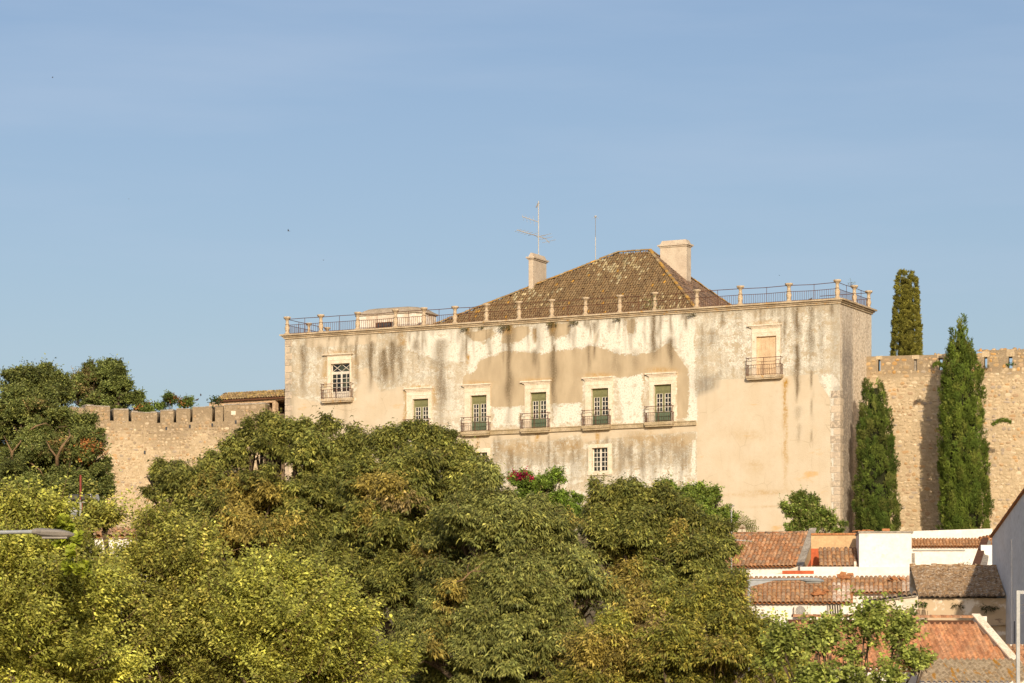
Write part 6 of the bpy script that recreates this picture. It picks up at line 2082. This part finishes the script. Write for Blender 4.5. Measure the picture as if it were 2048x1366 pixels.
def tuft(name, label, cat, P, n, L, Wd, cols, up=.6, spread=.18, group=None, hang=0.0):
    t = thing(name, P, label, cat, group)
    d = sphere_pts(n); d[:, 2] = np.abs(d[:, 2]) * up - hang; d[:, 1] = -np.abs(d[:, 1])
    d = unit(d)
    pos = d * (spread * rng.random(n) ** .5)[:, None] + rng.normal(0, spread * .2, (n, 3))
    V, T = leaf_geo(pos, unit(d + rng.normal(0, .4, (n, 3))), sphere_pts(n), L * rng.uniform(.6, 1.2, n), Wd * rng.uniform(.7, 1.2, n), .15)
    o = link('foliage', mesh_np('foliage', V, T, np.repeat(pick(cols, n, .2), 5, 0)), t, 'leaf'); o['kind'] = 'stuff'
    st = MB()
    for k in range(6):
        st.tube([(0, .02, 0), tuple(d[k] * spread * .9)], .008, 4)
    st.build('stalks', 'dry_twig', t)
    return t
WC = [(.11, .10, .035), (.085, .085, .028), (.15, .12, .05)]
for x, dy, n, L, sp, lab in [(928, 2, 60, .16, .22, 'small hanging weed under the cornice nearest the domed hut'), (961, 1, 34, .14, .16, 'tiny weed under the cornice left of the widest tuft'),
                             (1008, 1, 130, .20, .45, 'widest hanging weed tuft under the cornice, above a dark streak'), (1103, 2, 90, .18, .32, 'brownish weed clump under the cornice above the longest dark streak'),
                             (1147, 2, 80, .18, .30, 'bushy weed on the cornice above the third green door'), (1233, 2, 60, .16, .26, 'thin weed line under the cornice above the fourth green door'),
                             (1383, 3, 80, .16, .26, 'brown weed clump under the cornice where the wall changes bay')]:
    u = PF.u(x, -.2)
    p = pf_world(u, -.15, ZC - .02 - dy * .02)
    tuft('weed', lab, 'weed', p, n, L, .05, WC, .3, sp, 'weeds rooted in the palace cornice', .5)
p = pf_world(PF.u(1302, -.25), -.25, ZT)
tuft('weed', 'tall thin pale green weed growing beside a terrace post', 'weed', p, 70, .30, .045, [(.16, .20, .06), (.12, .17, .05)], 2.6, .75, 'weeds rooted in the palace cornice')
p = pf_world(PF.u(1693, -.05), .8, ZT + .9)
tuft('weed', 'wispy weed at the rail beside the palace corner post', 'weed', p, 26, .22, .03, [(.16, .18, .06)], 1.8, .45, 'weeds rooted in the palace cornice')
def on_frame(fr, x, y, w_): 
    u, z = fr.uz(x, y, w_)
    return Vector((fr.o.x + u * fr.T.x + w_ * fr.I.x, fr.o.y + u * fr.T.y + w_ * fr.I.y, fr.o.z + z))
G2 = [(.06, .10, .022), (.075, .11, .026), (.05, .08, .02)]
tuft('wall_plant', 'dark green bush on top of the crenellated wall by the tiled outbuilding', 'plant', on_frame(LWF[0], 432, 806, -.02), 170, .22, .12, G2, .9, .50)
tuft('wall_plant', 'small green plant rooted halfway up the crenellated wall', 'plant', on_frame(LWF[0], 498, 843, -.05), 60, .22, .13, [(.12, .15, .03)], .8, .24)
tuft('wall_plant', 'dry tuft on the castle wall beside the tallest cypress', 'plant', on_frame(RW, 1966, 740, -.05), 120, .22, .04, [(.16, .12, .05), (.12, .11, .04)], .6, .42)
tuft('wall_plant', 'green sprig in the last loophole of the castle wall', 'plant', on_frame(RW, 2022, 731, -.05), 50, .2, .08, [(.08, .13, .03)], .6, .22)
fe = Frame(1836, 140, 0, 6.4)
tuft('wall_plant', 'green tuft hanging at the eave end of the lichen roof', 'plant', on_frame(fe, 1842, 1203, -.05), 80, .14, .05, G2, .4, .26, None, .7)
tuft('wall_plant', 'dark grassy cushion on the shaded derelict wall', 'plant', on_frame(fe, 1977, 1213, -.05), 150, .20, .03, [(.06, .065, .02), (.05, .055, .018)], .5, .32, None, .5)
tuft('wall_plant', 'small dark tuft on the derelict wall at the shadow edge', 'plant', on_frame(fe, 1915, 1209, -.05), 70, .16, .03, [(.06, .06, .02)], .5, .22, None, .5)
pp = W(1925, 1133, 160); pp.z -= .3
tuft('wall_plant', 'pale green bush between the white rear house and the lichen roof', 'plant', pp, 150, .24, .05, [(.15, .15, .05), (.12, .13, .04)], 1.2, .45)

# dead branch in the hollow of the middle hackberry
def dead_branch():
    p = W(925, 1158, 77.2)
    t = thing('dead_branch', p, 'bare dead branch lying in a dark hollow of the foliage', 'branch')
    L = lambda x, y: (((x - 925) / F * 77.2), random.uniform(-.1, .1), (1158 - y) / F * 77.2)
    m = MB()
    m.tube([L(925, 1160), L(940, 1145), L(955, 1136), L(968, 1122)], [.022, .018, .012, .005], 6)
    m.tube([L(936, 1150), L(935, 1135), L(940, 1124)], [.014, .01, .004], 5)
    m.tube([L(945, 1142), L(965, 1143), L(980, 1150)], [.014, .01, .004], 5)
    m.tube([L(925, 1160), L(905, 1165), L(880, 1170)], [.016, .012, .005], 5)
    m.tube([L(952, 1138), L(950, 1128)], [.008, .003], 5)
    m.build('wood', 'dry_twig', t)
dead_branch()

# ------------------------------------------------------------------ lamps, masts
def loft(m, secs):
    n = len(secs[0]); vs = [p for s in secs for p in s]; fs = []
    for i in range(len(secs) - 1):
        for k in range(n):
            fs.append((i * n + k, i * n + (k + 1) % n, (i + 1) * n + (k + 1) % n, (i + 1) * n + k))
    fs.append(tuple(range(n - 1, -1, -1))); fs.append(tuple((len(secs) - 1) * n + k for k in range(n)))
    m.add(vs, fs)

def street_lamp(label, xpost, xtip, ytop, Z, metal, headm, gusset):
    sc = Z / F
    x0 = (xpost - CX) * sc
    g = gz(x0, Z)
    t = thing('street_lamp', (x0, Z, g), label, 'street lamp', 'street lamps among the trees')
    zt = CAMZ + (HY - ytop) * sc - g
    Lx = (xtip - xpost) * sc
    hl = min(.62, Lx * .45)
    MB().tube([(0, 0, 0), (0, 0, zt * .5), (0, 0, zt + .02)], [.065, .052, .040], 10).build('pole', metal, t)
    a = MB().tube([(-.05, 0, zt), (Lx - hl + .05, 0, zt + .02)], .028, 8)
    if gusset:
        a.hexa([(.03, -.012, zt - .17), (.03, .012, zt - .17), (.62, .012, zt - .02), (.62, -.012, zt - .02), (.03, -.012, zt - .01), (.03, .012, zt - .01), (.62, .012, zt), (.62, -.012, zt)])
    a.build('arm', metal, t)
    h = MB()
    secs = []
    for f, w_, up, dn in [(0, .045, .04, .035), (.1, .06, .055, .045), (.22, .10, .06, .07), (.45, .125, .055, .085), (.7, .12, .045, .085), (.88, .09, .025, .07), (1.0, .02, -.01, .045)]:
        x = Lx - hl + hl * f
        secs.append([(x, w_ * math.cos(k * math.pi / 5), zt + .02 - .02 * f + (up * math.sin(k * math.pi / 5) if k <= 5 else dn * math.sin(k * math.pi / 5))) for k in range(10)])
    loft(h, secs)
    hd = h.build('lamp_head', headm, t, smooth=False)
    MB().box(Lx - hl * .75, Lx - hl * .15, -.08, .08, zt - .085, zt - .06).build('lens', 'warm_grey_metal', hd)
street_lamp('near street lamp whose long grey arm enters from outside with a flat tapered head', -70, 148, 1066, 46, 'grey_metal', 'warm_grey_metal', False)
street_lamp('street lamp with triangular bracket arm in front of the wavy tile roofs', 1498, 1648, 1160, 80, 'grey_metal', 'grey_metal', True)

def pale_pole():
    Z = 62; sc = Z / F
    x0 = (2036 - CX) * sc; g = gz(x0, Z)
    t = thing('sign_pole', (x0, Z, g), 'pale square pole with a level top arm in front of the shaded white house', 'pole')
    zt = CAMZ + (HY - 1181) * sc - g
    MB().box(-.035, .035, -.035, .035, 0, zt).build('post', 'white_metal', t)
    MB().box(.037, 1.2, -.03, .03, zt - .07, zt - .004).build('arm', 'white_metal', t)
    MB().box(.037, 1.2, -.012, .012, zt - .30, zt - .28).box(.037, 1.2, -.012, .012, zt - .46, zt - .44).build('wire', 'dark_metal', t)
pale_pole()

def flood_mast():
    Z = 66; sc = Z / F
    x0 = (161 - CX) * sc; g = gz(x0, Z)
    t = thing('floodlight_mast', (x0, Z, g), 'red and white striped mast carrying dark floodlights and a white horn', 'mast')
    zz = lambda y: CAMZ + (HY - y) * sc - g
    X = lambda x: (x - 161) * sc
    zs = [0, zz(1150), zz(1065), zz(1000), zz(950)]
    m1, m2 = MB(), MB()
    m2.tube([(0, 0, zs[0]), (0, 0, zs[1])], .034, 8); m1.tube([(0, 0, zs[1]), (0, 0, zs[2])], .033, 8)
    m1.tube([(0, 0, zs[2]), (0, 0, zs[3])], .030, 8); m2.tube([(0, 0, zs[3]), (0, 0, zs[4])], .022, 8)
    m2.tube([(.035, 0, zs[1]), (.035, 0, zs[3])], .012, 5)
    m1.build('pole', 'white_metal', t); m2.build('upper_pole', 'red_white_red', t)
    for a, b in ((138, 159), (163, 181)):
        MB().box(X(a), X(b), -.12, .10, zz(1001), zz(989)).build('floodlight', 'dark_metal', t, bevel=.02)
        MB().box(X(a) + .03, X(b) - .03, -.135, -.121, zz(999.5), zz(990.5)).build('lens', 'glass', t)
    MB().tube([(X(137), -.02, zz(1004)), (X(184), -.02, zz(1004))], .018, 6).box(X(181), X(183), -.1, .1, zz(1003), zz(988)).build('crossbar', 'aluminium', t)
    c = MB().lathe((0, 0, 0), [(.02, 0), (.03, .06), (.075, .11), (.085, .12)], 10).build('horn', 'white_metal', t)
    c.location = (X(186), -.05, zz(997)); c.rotation_euler = (R(15), R(80), 0)
flood_mast()

def lantern():
    Z = 68; sc = Z / F
    x0 = (146 - CX) * sc; g = gz(x0, Z)
    t = thing('street_lantern', (x0, Z, g), 'glass street lantern with finial half hidden by leaves near the striped mast', 'lantern')
    zb = CAMZ + (HY - 1038) * sc - g
    MB().tube([(0, 0, 0), (0, 0, zb - .02)], [.05, .03], 8).build('post', 'dark_metal', t)
    MB().lathe((0, 0, zb), [(.03, -.03), (.05, 0), (.10, .14), (.10, .15)], 8).build('glass_body', 'lantern_glass', t)
    MB().lathe((0, 0, zb + .152), [(.12, 0), (.09, .05), (.03, .09), (.02, .10), (.03, .13), (.01, .16)], 8).build('cap', 'aluminium', t)
n = NT('lantern_glass'); n.col((.30, .32, .33)); n.rough(.15, .5); MAT['lantern_glass'] = n.m
lantern()

def slim_mast():
    Z = 158; sc = Z / F
    p = W(1463, 1070, Z); g = gz(p.x, p.y)
    t = thing('house_aerial', (p.x, p.y, g), 'slim white aerial mast with a short side boom above the worn clay roof', 'aerial')
    zz = lambda y: CAMZ + (HY - y) * sc - g
    MB().tube([(0, 0, 0), (0, 0, zz(1022))], .035, 6).build('mast', 'white_metal', t)
    m = MB().tube([(0, 0, zz(1022)), (.04, 0, zz(1012))], .012, 5)
    m.tube([(0, 0, zz(1079)), (41 * sc, -.1, zz(1083))], .025, 5)
    for k in range(5):
        x = (8 + 8 * k) * sc
        m.tube([(x, -.3, zz(1080) - .02), (x, .25, zz(1081) + .02)], .01, 4)
    m.build('boom', 'aluminium', t)
    MB().box(-.06, .05, -.05, .05, zz(1024), zz(1021)).box(.03, .15, -.05, .05, zz(1013), zz(1010)).build('amplifier', 'warm_grey_metal', t)
slim_mast()

# ------------------------------------------------------------------ birds
def bird(P, label, span, heading, flap, group):
    bm = bmesh.new()
    s = span / 2
    body = [(-.55, 0, 0), (-.35, .09, .0), (-.35, -.09, 0), (-.35, 0, .09), (-.35, 0, -.08), (.25, .10, 0), (.25, -.10, 0), (.25, 0, .10), (.25, 0, -.10), (.5, 0, .03)]
    tail = [(-.95, .14, 0), (-.95, -.14, 0), (-.75, 0, 0.01)]
    wing = []
    vs = [bm.verts.new(Vector(q) * s) for q in body]
    def f(*i): bm.faces.new([vs[k] for k in i])
    f(0, 3, 1); f(0, 1, 4); f(0, 4, 2); f(0, 2, 3)
    f(1, 3, 7, 5); f(3, 2, 6, 7); f(2, 4, 8, 6); f(4, 1, 5, 8)
    f(5, 7, 9); f(7, 6, 9); f(6, 8, 9); f(8, 5, 9)
    tv = [bm.verts.new(Vector(q) * s) for q in tail]
    bm.faces.new([vs[0], tv[0], tv[2]]); bm.faces.new([vs[0], tv[2], tv[1]])
    for sg in (1, -1):
        r0 = vs[5 if sg > 0 else 6]; r1 = vs[1 if sg > 0 else 2]
        w = [bm.verts.new(Vector(q) * s) for q in [(.22, .45 * sg, .25 * flap), (-.12, .45 * sg, .22 * flap), (-.25, 1.0 * sg, .42 * flap)]]
        bm.faces.new([r0, w[0], w[1], r1] if sg > 0 else [r0, r1, w[1], w[0]])
        bm.faces.new([w[0], w[2], w[1]])
    me = bpy.data.meshes.new('bird'); bm.to_mesh(me); bm.free()
    o = link('bird', me, None, 'bird_dark')
    o.location = P; o.rotation_euler = (R(20), R(-5), heading)
    tag(o, label, 'bird', group)
BG = 'birds flying over the palace'
bird(W(577, 462, 170), 'largest flying bird, high above the end of the terrace railing', .30, R(160), 1.0, BG)
bird(W(647, 520, 200), 'small flying bird lower down, above the domed hut', .22, R(20), -.4, BG)
bird(W(105, 155, 200), 'lone bird near the upper corner of the sky', .22, R(200), .6, BG)
bird(W(258, 398, 230), 'faint bird in open sky over the crenellated wall', .20, R(40), .4, BG)
bird(W(1559, 551, 230), 'tiny bird in the sky right of the broad chimney', .20, R(120), .8, BG)
def pigeon(P, label, rz):
    t = thing('pigeon', P, label, 'pigeon', 'pigeons perched on walls and rails', rz)
    m = MB()
    m.tube([(-.19, 0, .06), (-.10, 0, .09), (.0, 0, .12), (.08, 0, .15), (.11, 0, .20), (.13, 0, .235)], [.012, .05, .07, .06, .035, .03], 8)
    m.tube([(.145, 0, .235), (.185, 0, .228)], [.012, .003], 5)
    m.tube([(.0, .02, .07), (.0, .02, 0)], .006, 4); m.tube([(.0, -.02, .07), (.0, -.02, 0)], .006, 4)
    m.build('body', 'bird_dark', t)
pigeon(pf_world(PF.u(1620.5, .3), .3, ZT + .0), 'dark pigeon perched on the cornice behind the terrace rail', 0)
fo = Frame(574, 246.8, 26.5, 16)
for x, y, lab in ((401.5, 793, 'pigeon standing on the broken top of the stone outbuilding'), (394, 802.5, 'pigeon standing lower on the broken outbuilding wall')):
    pigeon(on_frame(fo, x, y, .5), lab, random.uniform(0, 3))
